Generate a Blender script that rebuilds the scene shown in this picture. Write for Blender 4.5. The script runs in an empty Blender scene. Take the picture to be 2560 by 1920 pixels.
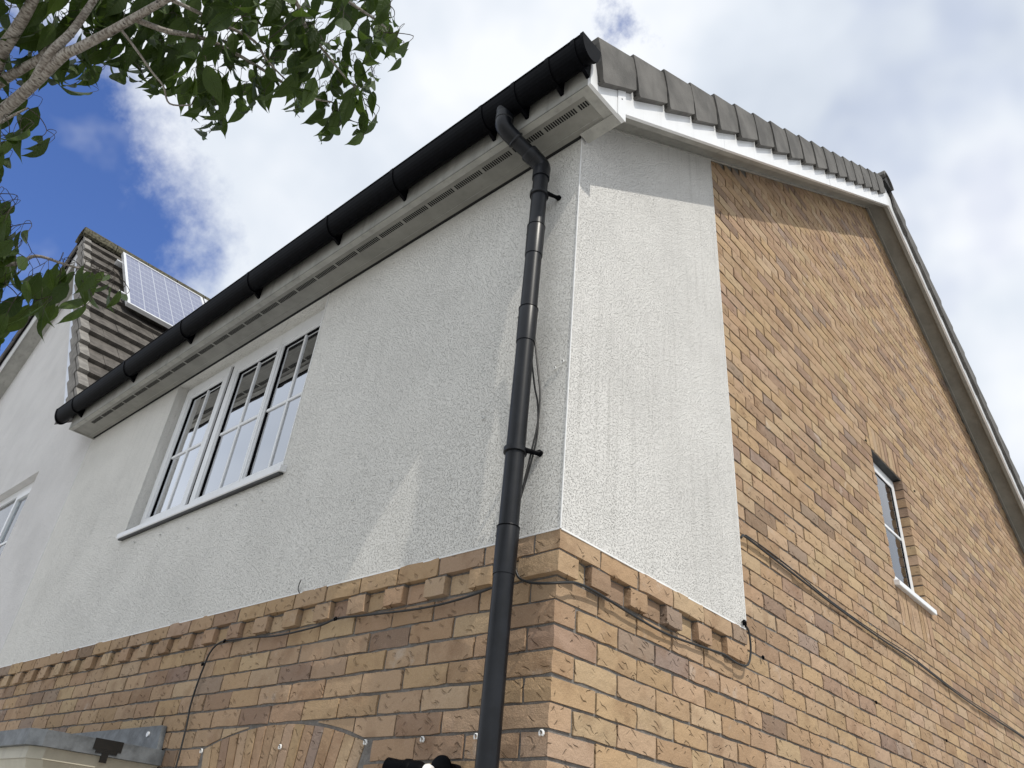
import bpy, math, random
from mathutils import Vector, Matrix, Euler
R = math.radians
rnd = random.Random(7)
scene = bpy.context.scene
col = scene.collection
Z0 = 2.6                                  # height of the render's bottom edge above the ground

# ------------------------------------------------------------------ camera
CAM = Vector((1.5002, -1.8054, -0.9697 + Z0))
C_R = Vector((0.74605, 0.66044, 0.08505)); C_U = Vector((0.30501, -0.45246, 0.838)); C_F = Vector((-0.59194, 0.59925, 0.539))
FPX = 1939.56
cam = bpy.data.cameras.new('camera'); cam.sensor_width = 36; cam.lens = 36 * FPX / 2560; cam.clip_start = .02; cam.clip_end = 4000
camo = bpy.data.objects.new('camera', cam); col.objects.link(camo)
camo.matrix_world = Matrix(((C_R.x, C_U.x, -C_F.x, CAM.x), (C_R.y, C_U.y, -C_F.y, CAM.y), (C_R.z, C_U.z, -C_F.z, CAM.z), (0, 0, 0, 1)))
scene.camera = camo

# ------------------------------------------------------------------ light
SUN_TRAVEL = Vector((-1, .185, -1.385)).normalized()
to_sun = -SUN_TRAVEL
world = bpy.data.worlds.new('World'); scene.world = world; world.use_nodes = True
wn, wl = world.node_tree.nodes, world.node_tree.links
wn.clear()
def N(tree, t, **kw):
    n = tree.nodes.new(t)
    for k, v in kw.items():
        if k.startswith('i_'):
            n.inputs[k[2:].replace('_', ' ')].default_value = v
        else:
            setattr(n, k, v)
    return n
T = world.node_tree
def wmath(op, a, b=None, c=None, clamp=False, tree=None):
    t = tree or T
    n = t.nodes.new('ShaderNodeMath'); n.operation = op; n.use_clamp = clamp
    for i, v in enumerate((a, b, c)):
        if v is None: continue
        if isinstance(v, (int, float)): n.inputs[i].default_value = v
        else: t.links.new(v, n.inputs[i])
    return n.outputs[0]
tc = N(T, 'ShaderNodeTexCoord')
sky = N(T, 'ShaderNodeTexSky', sky_type='NISHITA', sun_disc=False)
sky.sun_elevation = math.asin(to_sun.z); sky.sun_rotation = math.atan2(to_sun.x, to_sun.y)
sky.air_density = 1.0; sky.dust_density = .05; sky.ozone_density = 5.0
bg1 = N(T, 'ShaderNodeBackground'); bg1.inputs['Strength'].default_value = .15
hs = N(T, 'ShaderNodeHueSaturation'); hs.inputs['Hue'].default_value = .514; hs.inputs['Saturation'].default_value = 1.12; hs.inputs['Value'].default_value = 1.0
wl.new(sky.outputs[0], hs.inputs['Color']); wl.new(hs.outputs[0], bg1.inputs['Color'])
def wnoise(scale, detail, rough, off=(0, 0, 0), sx=(1, 1, 1)):
    mp = N(T, 'ShaderNodeMapping'); mp.inputs['Location'].default_value = off; mp.inputs['Scale'].default_value = sx
    wl.new(tc.outputs['Generated'], mp.inputs[0])
    n = N(T, 'ShaderNodeTexNoise'); n.inputs['Scale'].default_value = scale; n.inputs['Detail'].default_value = detail; n.inputs['Roughness'].default_value = rough
    wl.new(mp.outputs[0], n.inputs['Vector'])
    return n.outputs[0]
dotn = N(T, 'ShaderNodeVectorMath', operation='DOT_PRODUCT'); dh = Vector((-.865, .02, .49)).normalized(); dotn.inputs[1].default_value = dh
nrm = N(T, 'ShaderNodeVectorMath', operation='NORMALIZE'); wl.new(tc.outputs['Generated'], nrm.inputs[0]); wl.new(nrm.outputs[0], dotn.inputs[0])
edge = wnoise(9, 6, .62, (3.1, 1.7, .4))
hole = wmath('MULTIPLY_ADD', wmath('SUBTRACT', dotn.outputs['Value'], .9645), 42, wmath('MULTIPLY', wmath('SUBTRACT', edge, .5), 2.0))
ss = N(T, 'ShaderNodeMapRange', interpolation_type='SMOOTHSTEP'); ss.inputs['From Min'].default_value = -.35; ss.inputs['From Max'].default_value = .55
wl.new(hole, ss.inputs['Value'])
gaps = N(T, 'ShaderNodeMapRange', interpolation_type='SMOOTHSTEP'); gaps.inputs['From Min'].default_value = .30; gaps.inputs['From Max'].default_value = .40
gaps.inputs['To Min'].default_value = .80
wl.new(wnoise(2.6, 4, .55, (.2, 4.4, 1.1)), gaps.inputs['Value'])
dot2 = N(T, 'ShaderNodeVectorMath', operation='DOT_PRODUCT'); dot2.inputs[1].default_value = Vector((-.300, .425, .854)).normalized(); wl.new(nrm.outputs[0], dot2.inputs[0])
rift = wmath('MULTIPLY_ADD', wmath('SUBTRACT', dot2.outputs['Value'], .9994), 700, wmath('MULTIPLY', wmath('SUBTRACT', edge, .5), 5.0))
s2 = N(T, 'ShaderNodeMapRange', interpolation_type='SMOOTHSTEP'); s2.inputs['From Min'].default_value = -.3; s2.inputs['From Max'].default_value = .7; s2.inputs['To Max'].default_value = .8
wl.new(rift, s2.inputs['Value'])
cover = wmath('MULTIPLY', wmath('SUBTRACT', 1.0, wmath('MAXIMUM', ss.outputs[0], s2.outputs[0]), clamp=True), gaps.outputs[0])
wisp = N(T, 'ShaderNodeMapRange', interpolation_type='SMOOTHSTEP'); wisp.inputs['From Min'].default_value = .52; wisp.inputs['From Max'].default_value = .80; wisp.inputs['To Max'].default_value = .35
wl.new(wnoise(7, 4, .55, (1.2, .1, 7.7)), wisp.inputs['Value'])
cover = wmath('MAXIMUM', cover, wisp.outputs[0])
ramp = N(T, 'ShaderNodeValToRGB'); cr = ramp.color_ramp
cr.elements[0].position = .32; cr.elements[0].color = (.55, .605, .69, 1)
cr.elements[1].position = .62; cr.elements[1].color = (.82, .845, .885, 1)
e = cr.elements.new(.48); e.color = (.67, .72, .79, 1)
wl.new(wnoise(3.3, 4, .5, (5, 2.2, .3)), ramp.inputs[0])
bg2 = N(T, 'ShaderNodeBackground'); bg2.inputs['Strength'].default_value = 1.0; wl.new(ramp.outputs[0], bg2.inputs['Color'])
mixw = N(T, 'ShaderNodeMixShader'); wl.new(cover, mixw.inputs[0]); wl.new(bg1.outputs[0], mixw.inputs[1]); wl.new(bg2.outputs[0], mixw.inputs[2])
wo = N(T, 'ShaderNodeOutputWorld'); wl.new(mixw.outputs[0], wo.inputs[0])

sun = bpy.data.lights.new('sun', 'SUN'); sun.energy = 2.7; sun.angle = R(.6); sun.color = (1, .95, .86)
suno = bpy.data.objects.new('sun', sun); col.objects.link(suno)
suno.rotation_euler = SUN_TRAVEL.to_track_quat('-Z', 'Y').to_euler(); suno.location = (6, -3, 12)
cy = scene.cycles; cy.max_bounces = 6; cy.diffuse_bounces = 3; cy.glossy_bounces = 3; cy.transmission_bounces = 4; cy.transparent_max_bounces = 8
scene.view_settings.view_transform = 'Standard'; scene.view_settings.look = 'None'; scene.view_settings.exposure = .24; scene.view_settings.gamma = 1

# ------------------------------------------------------------------ materials
def mat(name):
    m = bpy.data.materials.new(name); m.use_nodes = True
    t = m.node_tree; b = t.nodes['Principled BSDF']
    return m, t, b
def pos(t, scale=(1, 1, 1), src=None):
    mp = N(t, 'ShaderNodeMapping'); mp.inputs['Scale'].default_value = scale
    if src is None: src = N(t, 'ShaderNodeNewGeometry').outputs['Position']
    t.links.new(src, mp.inputs[0]); return mp.outputs[0]
def noise(t, vec, scale, detail=3, rough=.5):
    n = N(t, 'ShaderNodeTexNoise'); n.inputs['Scale'].default_value = scale; n.inputs['Detail'].default_value = detail; n.inputs['Roughness'].default_value = rough
    t.links.new(vec, n.inputs['Vector']); return n
def rng(t, v, a, b, c=0., d=1., smooth=True):
    n = N(t, 'ShaderNodeMapRange'); n.interpolation_type = 'SMOOTHSTEP' if smooth else 'LINEAR'
    for k, x in zip(('From Min', 'From Max', 'To Min', 'To Max'), (a, b, c, d)): n.inputs[k].default_value = x
    t.links.new(v, n.inputs['Value']); return n.outputs[0]
def mix(t, f, a, b, blend='MIX'):
    n = N(t, 'ShaderNodeMix', data_type='RGBA', blend_type=blend)
    for i, v in ((0, f), (6, a), (7, b)):
        if isinstance(v, (int, float)): n.inputs[i].default_value = v
        elif isinstance(v, tuple): n.inputs[i].default_value = (*v, 1) if len(v) == 3 else v
        else: t.links.new(v, n.inputs[i])
    return n.outputs[2]
def bump(t, b, h, dist, strength=1.0, prev=None):
    n = N(t, 'ShaderNodeBump'); n.inputs['Distance'].default_value = dist; n.inputs['Strength'].default_value = strength
    t.links.new(h, n.inputs['Height'])
    if prev: t.links.new(prev, n.inputs['Normal'])
    t.links.new(n.outputs[0], b.inputs['Normal']); return n.outputs[0]
def plain(name, c, rough=.5, var=.12, scale=8, spec=.5, bmp=0, bscale=200, metal=0, streak=0):
    m, t, b = mat(name); p = pos(t)
    f = noise(t, p, scale, 5, .6).outputs[0]
    cc = mix(t, rng(t, f, .3, .7), tuple(x * (1 - var) for x in c), tuple(min(1, x * (1 + var)) for x in c))
    if streak:
        s = noise(t, pos(t, (22, 22, 1.2)), 1, 4, .6).outputs[0]
        cc = mix(t, rng(t, s, .5, .75, 0, streak), cc, tuple(x * .45 for x in c))
    t.links.new(cc, b.inputs['Base Color']); b.inputs['Roughness'].default_value = rough; b.inputs['Specular IOR Level'].default_value = spec; b.inputs['Metallic'].default_value = metal
    if bmp: bump(t, b, noise(t, p, bscale, 3).outputs[0], bmp)
    return m

def brick_material(name, per_object):
    m, t, b = mat(name)
    if per_object:
        o = N(t, 'ShaderNodeObjectInfo'); bc, ba = o.outputs['Color'], o.outputs['Alpha']
    else:
        o = N(t, 'ShaderNodeAttribute'); o.attribute_name = 'bcol'; bc, ba = o.outputs['Color'], o.outputs['Alpha']
    g = N(t, 'ShaderNodeNewGeometry').outputs['Position']
    off = N(t, 'ShaderNodeCombineXYZ')
    for i, k in enumerate((37., 61., 23.)): t.links.new(wmath('MULTIPLY', ba, k, tree=t), off.inputs[i])
    ad = N(t, 'ShaderNodeVectorMath', operation='ADD'); t.links.new(g, ad.inputs[0]); t.links.new(off.outputs[0], ad.inputs[1])
    p = ad.outputs[0]
    # wire-cut creases: short slanting dents, one per stretched cell, bent by noise
    w = noise(t, p, 26, 1, .5)
    sc = N(t, 'ShaderNodeVectorMath', operation='MULTIPLY_ADD'); t.links.new(w.outputs['Color'], sc.inputs[0]); sc.inputs[1].default_value = (.022, .022, .035); t.links.new(p, sc.inputs[2])
    sp = N(t, 'ShaderNodeSeparateXYZ'); t.links.new(sc.outputs[0], sp.inputs[0])
    cb = N(t, 'ShaderNodeCombineXYZ'); t.links.new(wmath('ADD', sp.outputs[0], sp.outputs[1], tree=t), cb.inputs[0]); t.links.new(sp.outputs[2], cb.inputs[1])
    def dents(rot, sx, sy, lo, hi, th):
        mp = N(t, 'ShaderNodeMapping', vector_type='TEXTURE'); mp.inputs['Rotation'].default_value = (0, 0, rot); mp.inputs['Scale'].default_value = (1 / sx, 1 / sy, 1); t.links.new(cb.outputs[0], mp.inputs[0])
        v = N(t, 'ShaderNodeTexVoronoi', feature='F1', voronoi_dimensions='2D'); v.inputs['Scale'].default_value = 1; t.links.new(mp.outputs[0], v.inputs['Vector'])
        sv = N(t, 'ShaderNodeSeparateColor'); t.links.new(v.outputs['Color'], sv.inputs[0])
        return wmath('MULTIPLY', rng(t, v.outputs['Distance'], lo, hi, 1, 0), rng(t, sv.outputs[0], th, th + .1), tree=t)
    crease = wmath('MAXIMUM', dents(-.5, 13, 56, .03, .30, .70), dents(.65, 20, 70, .03, .27, .86), tree=t)
    fine = noise(t, p, 230, 1, .6).outputs[0]
    med = noise(t, p, 38, 2, .6).outputs[0]
    # colour
    br = rng(t, noise(t, p, 7, 3, .55).outputs[0], .50, .72, 0, .75)
    c = mix(t, br, bc, mix(t, .55, bc, (.20, .115, .065)))
    pk = rng(t, noise(t, p, 11, 2, .5).outputs[0], .60, .75, 0, .16)
    c = mix(t, pk, c, (.50, .36, .28))
    wh = rng(t, noise(t, p, 5, 4, .6).outputs[0], .64, .76, 0, .5)
    c = mix(t, wh, c, (.56, .50, .44))
    c = mix(t, rng(t, fine, .3, .75, 0, .5), c, mix(t, 1., c, (.72, .68, .62), 'MULTIPLY'))
    c = mix(t, rng(t, fine, .66, .74, 0, .35), c, (.62, .52, .38))
    c = mix(t, wmath('MULTIPLY', crease, .20, tree=t), c, mix(t, 1., c, (.45, .37, .31), 'MULTIPLY'))
    t.links.new(c, b.inputs['Base Color']); b.inputs['Roughness'].default_value = .9; b.inputs['Specular IOR Level'].default_value = .2
    h = wmath('ADD', wmath('ADD', wmath('MULTIPLY', crease, -1.0, tree=t), wmath('MULTIPLY', med, .55, tree=t), tree=t), wmath('MULTIPLY', fine, .22, tree=t), tree=t)
    bump(t, b, h, .0065, 1.0)
    return m
M = {}
M['brick'] = brick_material('buff_brick', True)
M['brick_mass'] = brick_material('buff_brick_mass', False)
M['mortar'] = plain('mortar', (.205, .192, .178), .95, .18, 30, .1, .004, 220)
M['mortar_light'] = plain('mortar_fillet', (.40, .38, .35), .95, .2, 40, .1, .004, 220)

def stucco(name, c, dirt):
    m, t, b = mat(name); p = pos(t)
    w = noise(t, p, 60, 2)
    sc = N(t, 'ShaderNodeVectorMath', operation='MULTIPLY_ADD'); t.links.new(w.outputs['Color'], sc.inputs[0]); sc.inputs[1].default_value = (.012, .012, .012); t.links.new(p, sc.inputs[2])
    n1 = noise(t, sc.outputs[0], 165, 3, .62).outputs[0]
    n2 = noise(t, sc.outputs[0], 210, 2, .5).outputs[0]
    h = wmath('ADD', rng(t, n1, .30, .50), wmath('MULTIPLY', n2, .35, tree=t), tree=t)
    cc = mix(t, rng(t, noise(t, p, 1.7, 5, .6).outputs[0], .35, .7), c, tuple(x * .90 for x in c))
    pit = rng(t, n1, .30, .48, .36, 0)  # pits also darkened in the colour, as occlusion in the hollows
    cc = mix(t, pit, cc, tuple(x * .45 for x in c))
    st = noise(t, pos(t, (26, 26, .9)), 1, 4, .7).outputs[0]
    big = noise(t, p, 1.1, 3, .5).outputs[0]
    sm = wmath('MULTIPLY', rng(t, st, .47, .72, 0, dirt), rng(t, big, .38, .62, .25, 1), tree=t)
    cc = mix(t, sm, cc, (.26, .255, .235))
    t.links.new(cc, b.inputs['Base Color']); b.inputs['Roughness'].default_value = 1.0; b.inputs['Specular IOR Level'].default_value = .03
    bump(t, b, h, .0034, 1.0)
    return m
M['render'] = stucco('cream_render', (.785, .77, .725), .10)
M['render_g'] = stucco('weathered_render', (.675, .665, .64), .26)
M['render_n'] = stucco('neighbour_render', (.78, .765, .75), .08)
M['upvc'] = plain('white_upvc', (.80, .81, .82), .28, .03, 3, .5, streak=.10)
M['upvc_dirty_shaded'] = plain('weathered_shaded_upvc', (.38, .375, .345), .45, .12, 9, .4, streak=.45)  # streaks are dirt; base grey darkened to stand for shade under the eaves
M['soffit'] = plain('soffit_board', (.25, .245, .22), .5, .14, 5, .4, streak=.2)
M['bead'] = plain('render_bead', (.78, .78, .77), .5, .05)
M['black'] = plain('black_plastic', (.0022, .0024, .0034), .5, .3, 30, .05)
M['pipe'] = plain('black_pipe', (.0065, .0075, .010), .36, .35, 14, .35)
M['cable'] = plain('black_cable', (.012, .012, .012), .55, .2)
M['dark'] = plain('dark_void', (.012, .012, .012), .9, .2)
M['slot'] = plain('vent_slot', (.004, .004, .004), .9, .2)
M['steel'] = plain('steel_lintel', (.035, .036, .038), .55, .3, 20)
M['tile'] = plain('grey_concrete_tile', (.115, .11, .102), .75, .30, 5, .3, .0015, 160, streak=.25)
M['tile_n'] = plain('brown_concrete_tile', (.098, .089, .08), .9, .35, 9, .2, .003, 120, streak=.35)
M['cloak_n'] = plain('pale_verge_tile', (.20, .19, .175), .85, .25, 12, .2, .002, 120)
M['lichen'] = plain('mossy_ridge', (.085, .08, .058), .95, .6, 30, .1, .01, 60)
M['lead'] = plain('lead_flashing', (.105, .115, .125), .5, .35, 14, .5, .002, 40)
M['cream'] = plain('cream_moulding', (.50, .47, .38), .45, .1, 6, .4, streak=.2)
M['tape'] = plain('black_tape', (.008, .008, .008), .4, .2)
M['white_clip'] = plain('white_clip', (.8, .8, .78), .4, .05)
M['alu'] = plain('panel_frame', (.70, .71, .73), .3, .05, metal=.3)
M['interior'] = plain('room_wall', (.16, .155, .145), .9, .1)
M['curtain'] = plain('curtain', (.78, .77, .74), .9, .1)
M['film'] = plain('privacy_film', (.22, .24, .235), .6, .2, 40)
M['film_pale'] = plain('frosted_film', (.50, .60, .64), .6, .08, 30)
M['ground'] = plain('paving_and_lawn', (.37, .365, .35), .95, .2, 1.2, .2)

def glass(name, tint, gain, base):
    m, t, b = mat(name); t.nodes.remove(b)
    fr = N(t, 'ShaderNodeFresnel'); fr.inputs['IOR'].default_value = 1.5
    f = wmath('MULTIPLY_ADD', fr.outputs[0], gain, base, clamp=True, tree=t)
    tr = N(t, 'ShaderNodeBsdfTransparent'); tr.inputs['Color'].default_value = (*tint, 1)
    gl = N(t, 'ShaderNodeBsdfGlossy'); gl.inputs['Roughness'].default_value = .012; gl.inputs['Color'].default_value = (.96, .97, 1, 1)
    nz = noise(t, pos(t), 3, 1); bp = N(t, 'ShaderNodeBump'); bp.inputs['Distance'].default_value = .004; bp.inputs['Strength'].default_value = .25
    t.links.new(nz.outputs[0], bp.inputs['Height']); t.links.new(bp.outputs[0], gl.inputs['Normal'])
    mx = N(t, 'ShaderNodeMixShader'); t.links.new(f, mx.inputs[0]); t.links.new(tr.outputs[0], mx.inputs[1]); t.links.new(gl.outputs[0], mx.inputs[2])
    t.links.new(mx.outputs[0], t.nodes['Material Output'].inputs[0]); return m
M['glass'] = glass('window_glass', (.85, .88, .87), 4.2, .10)
M['glass_g'] = glass('obscured_glass', (.75, .85, .87), 1.3, .04)

def panel_material():
    m, t, b = mat('solar_cells')
    uv = N(t, 'ShaderNodeUVMap'); sep = N(t, 'ShaderNodeSeparateXYZ'); t.links.new(uv.outputs[0], sep.inputs[0])
    def lines(o, n, w):
        fr_ = wmath('FRACT', wmath('MULTIPLY', o, n, tree=t), tree=t)
        a = wmath('ABSOLUTE', wmath('SUBTRACT', fr_, .5, tree=t), tree=t)
        return wmath('GREATER_THAN', a, .5 - w, tree=t)
    cells = wmath('MAXIMUM', lines(sep.outputs[0], 6, .03), lines(sep.outputs[1], 10, .03), tree=t)
    bus = wmath('MULTIPLY', lines(sep.outputs[0], 18, .035), .45, tree=t)
    f = wmath('MAXIMUM', cells, bus, tree=t)
    nz = noise(t, pos(t), 14, 2).outputs[0]
    c = mix(t, f, mix(t, nz, (.10, .115, .20), (.16, .175, .27)), (.36, .38, .44))
    t.links.new(c, b.inputs['Base Color']); b.inputs['Roughness'].default_value = .18; b.inputs['Specular IOR Level'].default_value = .6
    return m
M['cells'] = panel_material()

def leaf_material():
    m, t, b = mat('cherry_leaf')
    o = N(t, 'ShaderNodeObjectInfo'); a = N(t, 'ShaderNodeAttribute'); a.attribute_name = 'lv'
    uv = N(t, 'ShaderNodeUVMap'); sep = N(t, 'ShaderNodeSeparateXYZ'); t.links.new(uv.outputs[0], sep.inputs[0])
    au = wmath('ABSOLUTE', sep.outputs[0], tree=t)
    vein = wmath('ABSOLUTE', wmath('SUBTRACT', wmath('FRACT', wmath('MULTIPLY', wmath('SUBTRACT', sep.outputs[1], wmath('MULTIPLY', au, .14, tree=t), tree=t), 9, tree=t), tree=t), .5, tree=t), tree=t)
    vl = rng(t, vein, .0, .16, 1, 0)
    mid = rng(t, au, .0, .07, 1, 0)
    vv = wmath('MAXIMUM', wmath('MULTIPLY', vl, .35, tree=t), mid, tree=t)
    k = wmath('FRACT', wmath('ADD', o.outputs['Random'], a.outputs['Fac'], tree=t), tree=t)
    c = mix(t, k, (.024, .047, .009), (.062, .102, .018))
    c = mix(t, wmath('MULTIPLY', vv, .5, tree=t), c, (.10, .14, .04))
    t.links.new(c, b.inputs['Base Color']); b.inputs['Roughness'].default_value = .48; b.inputs['Specular IOR Level'].default_value = .35
    bump(t, b, vv, -.0015, .8)
    tl = N(t, 'ShaderNodeBsdfTranslucent'); t.links.new(mix(t, .3, c, (.10, .17, .01)), tl.inputs['Color'])
    mx = N(t, 'ShaderNodeMixShader'); mx.inputs[0].default_value = .38
    t.links.new(b.outputs[0], mx.inputs[1]); t.links.new(tl.outputs[0], mx.inputs[2]); t.links.new(mx.outputs[0], t.nodes['Material Output'].inputs[0])
    return m
M['leaf'] = leaf_material()
def bark_material():
    m, t, b = mat('cherry_bark')
    uv = N(t, 'ShaderNodeUVMap')
    n = noise(t, pos(t, (5, 170, 1), uv.outputs[0]), 1, 4, .6).outputs[0]
    n2 = noise(t, pos(t), 14, 4, .6).outputs[0]
    c = mix(t, rng(t, n, .35, .6), (.13, .105, .085), mix(t, rng(t, n2, .4, .65), (.40, .37, .33), (.24, .21, .18)))
    lent = rng(t, noise(t, pos(t, (7, 90, 1), uv.outputs[0]), 1, 2).outputs[0], .64, .70)
    c = mix(t, lent, c, (.035, .028, .022))
    t.links.new(c, b.inputs['Base Color']); b.inputs['Roughness'].default_value = .5; b.inputs['Specular IOR Level'].default_value = .45
    bump(t, b, n, .003, .7); return m
M['bark'] = bark_material()
M['twig'] = plain('twig_bark', (.045, .034, .025), .7, .3, 40)

# ------------------------------------------------------------------ helpers
ORG = {}
class MB:
    def __init__(s): s.v = []; s.f = []; s.uv = None
    def box(s, x0, x1, y0, y1, z0, z1):
        if x0 > x1: x0, x1 = x1, x0
        if y0 > y1: y0, y1 = y1, y0
        if z0 > z1: z0, z1 = z1, z0
        n = len(s.v)
        s.v += [(x, y, z) for z in (z0, z1) for y in (y0, y1) for x in (x0, x1)]
        s.f += [tuple(n + i for i in q) for q in ((0, 2, 3, 1), (4, 5, 7, 6), (0, 1, 5, 4), (2, 6, 7, 3), (1, 3, 7, 5), (0, 4, 6, 2))]
        return s
    def prism(s, poly, axis, a, b):      # poly in the other two axes, extruded a..b
        n = len(s.v); k = len(poly)
        for t_ in (a, b):
            for p in poly:
                q = list(p); q.insert(axis, t_); s.v.append(tuple(q))
        s.f.append(tuple(range(n, n + k))); s.f.append(tuple(range(n + 2 * k - 1, n + k - 1, -1)))
        for i in range(k):
            j = (i + 1) % k; s.f.append((n + i, n + k + i, n + k + j, n + j))
        return s
    def hexa(s, pts):                    # 8 corner points, bottom 4 then top 4 (same order)
        n = len(s.v); s.v += [tuple(p) for p in pts]
        s.f += [tuple(n + i for i in q) for q in ((3, 2, 1, 0), (4, 5, 6, 7), (0, 1, 5, 4), (1, 2, 6, 5), (2, 3, 7, 6), (3, 0, 4, 7))]
        return s
    def tube(s, pts, rad, seg=10, cap=True, wu=True):
        pts = [Vector(p) for p in pts]
        if not isinstance(rad, (list, tuple)): rad = [rad] * len(pts)
        if s.uv is None: s.uv = {}
        n0 = len(s.v); up = Vector((0, 0, 1)); L = 0; prev = None
        for i, p in enumerate(pts):
            d = (pts[min(i + 1, len(pts) - 1)] - pts[max(i - 1, 0)]).normalized()
            if prev is None:
                a = d.cross(up)
                if a.length < 1e-3: a = d.cross(Vector((1, 0, 0)))
                a.normalize()
            else:
                a = (prev - d * prev.dot(d)).normalized()
            prev = a; b = d.cross(a)
            if i: L += (p - pts[i - 1]).length
            for k in range(seg):
                th = 2 * math.pi * k / seg
                s.v.append(tuple(p + (a * math.cos(th) + b * math.sin(th)) * rad[i])); s.uv[len(s.v) - 1] = (k / seg, L)
        for i in range(len(pts) - 1):
            for k in range(seg):
                k2 = (k + 1) % seg
                s.f.append((n0 + i * seg + k, n0 + (i + 1) * seg + k, n0 + (i + 1) * seg + k2, n0 + i * seg + k2))
        if cap:
            s.f.append(tuple(n0 + k for k in range(seg))); s.f.append(tuple(n0 + (len(pts) - 1) * seg + k for k in range(seg - 1, -1, -1)))
        return s
    def mesh(s, name, m, org=(0, 0, 0), smooth=False, fix=True):
        me = bpy.data.meshes.new(name)
        me.from_pydata([(x - org[0], y - org[1], z + Z0 - org[2]) for x, y, z in s.v], [], s.f)
        if fix:
            import bmesh
            bm = bmesh.new(); bm.from_mesh(me); bmesh.ops.recalc_face_normals(bm, faces=bm.faces); bm.to_mesh(me); bm.free()
        if m: me.materials.append(m)
        if s.uv:
            u = me.uv_layers.new(name='UVMap')
            for lp in me.loops: u.data[lp.index].uv = s.uv.get(lp.vertex_index, (0, 0))
        if smooth:
            me.polygons.foreach_set('use_smooth', [True] * len(me.polygons)); me.set_sharp_from_angle(angle=R(38))
        return me
    def build(s, name, m, parent=None, org=None, smooth=False, fix=True):
        if org is None:
            org = ORG[parent] if parent else (0, 0, 0)
        o = bpy.data.objects.new(name, s.mesh(name, m, org, smooth, fix)); return link(o, parent, org)
def link(o, parent, org):
    col.objects.link(o); org = Vector(org)
    if parent: o.parent = parent; o.location = org - Vector(ORG[parent])
    else: o.location = org
    ORG[o] = tuple(org); return o
def tag(o, label=None, cat=None, group=None, kind=None):
    for k, v in (('label', label), ('category', cat), ('group', group), ('kind', kind)):
        if v: o[k] = v
    return o
def empty(name, loc, label, cat, group=None):       # loc in scene coordinates (z from the ground)
    o = bpy.data.objects.new(name, None); o.empty_display_size = .1
    link(o, None, loc); tag(o, label, cat, group); return o
def smooth_path(pts, n=6):
    pts = [Vector(p) for p in pts]; out = []
    for i in range(len(pts) - 1):
        p0, p1, p2, p3 = pts[max(i - 1, 0)], pts[i], pts[i + 1], pts[min(i + 2, len(pts) - 1)]
        for k in range(n):
            t_ = k / n
            out.append(.5 * ((2 * p1) + (p2 - p0) * t_ + (2 * p0 - 5 * p1 + 4 * p2 - p3) * t_ ** 2 + (3 * p1 - p0 - 3 * p2 + p3) * t_ ** 3))
    out.append(pts[-1]); return out
def ray(u, v): return (C_F + C_R * ((u - 1280) / FPX) - C_U * ((v - 960) / FPX))
def at(u, v, t_):                                   # pixel of the photograph and distance -> point (z from the render's edge)
    p = CAM + ray(u, v).normalized() * t_; return Vector((p.x, p.y, p.z - Z0))
def project(p):
    d = Vector((p[0], p[1], p[2] + Z0)) - CAM; z = d.dot(C_F)
    return (1280 + FPX * d.dot(C_R) / z, 960 - FPX * d.dot(C_U) / z, z)

# ------------------------------------------------------------------ ground
g = MB(); g.v = [(-900, -900, -Z0), (900, -900, -Z0), (900, 900, -Z0), (-900, 900, -Z0)]; g.f = [(0, 1, 2, 3)]
tag(g.build('ground', M['ground'], fix=False), kind='structure')

# ------------------------------------------------------------------ brickwork
RECESS = .023
PAL = [((.455, .322, .195), 30), ((.44, .305, .182), 28), ((.475, .35, .215), 18), ((.415, .28, .17), 16), ((.445, .315, .205), 12),
       ((.335, .228, .15), 11), ((.285, .20, .14), 5), ((.32, .24, .18), 5), ((.385, .262, .162), 14)]
def brick_colour(rg):
    tot = sum(w for _, w in PAL); r_ = rg.random() * tot
    for c, w in PAL:
        r_ -= w
        if r_ <= 0: break
    k = rg.uniform(.86, 1.02)
    return (c[0] * k, c[1] * k, c[2] * k * rg.uniform(.97, 1.11), rg.random())
def brick_geo(w, h, d, rg, cut=None):
    """local: x along 0..w, z 0..h, outward -y (front face at y=0), depth d towards +y; front edges slightly uneven"""
    nx = max(2, min(5, int(round(w / .045))))
    xs = [w * i / nx for i in range(nx + 1)]
    V, F = [], []
    def jit(a): return rg.uniform(-a, a)
    for zi, z in enumerate((0, h)):
        for i, x in enumerate(xs):
            bz = z + jit(.0022)
            V.append((x + (jit(.002) if i in (0, nx) else jit(.002)), jit(.0012), bz))
    n = nx + 1
    mid = len(V)
    for i, x in enumerate(xs): V.append((x + (jit(.0015)), -.0012 + jit(.0016), h * .5 + jit(.004)))
    for i in range(nx):
        F.append((i, i + 1, mid + i + 1, mid + i)); F.append((mid + i, mid + i + 1, n + i + 1, n + i))
    b = len(V)
    V += [(0, d, 0), (w, d, 0), (w, d, h), (0, d, h)]
    F.append((0, mid, n, b + 3, b)); F.append((nx, b + 1, b + 2, n + nx, mid + nx))
    F.append((b, b + 1) + tuple(range(nx, -1, -1))); F.append((b + 3,) + tuple(range(n, n + nx + 1)) + (b + 2,))
    return V, F
def me_from(V, F, name, m):
    me = bpy.data.meshes.new(name); me.from_pydata(V, [], F); me.materials.append(m); return me
VAR = {}
def brick_mesh(w, h, d):
    key = (round(w, 3), round(h, 3), round(d, 3))
    if key not in VAR:
        nv = 8 if abs(w - .215) < .002 or abs(w - .1025) < .002 else 2
        VAR[key] = [me_from(*brick_geo(w, h, d, random.Random(hash(key) % 1000 + i * 17)), 'brick', M['brick']) for i in range(nv)]
    return rnd.choice(VAR[key])
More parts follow.
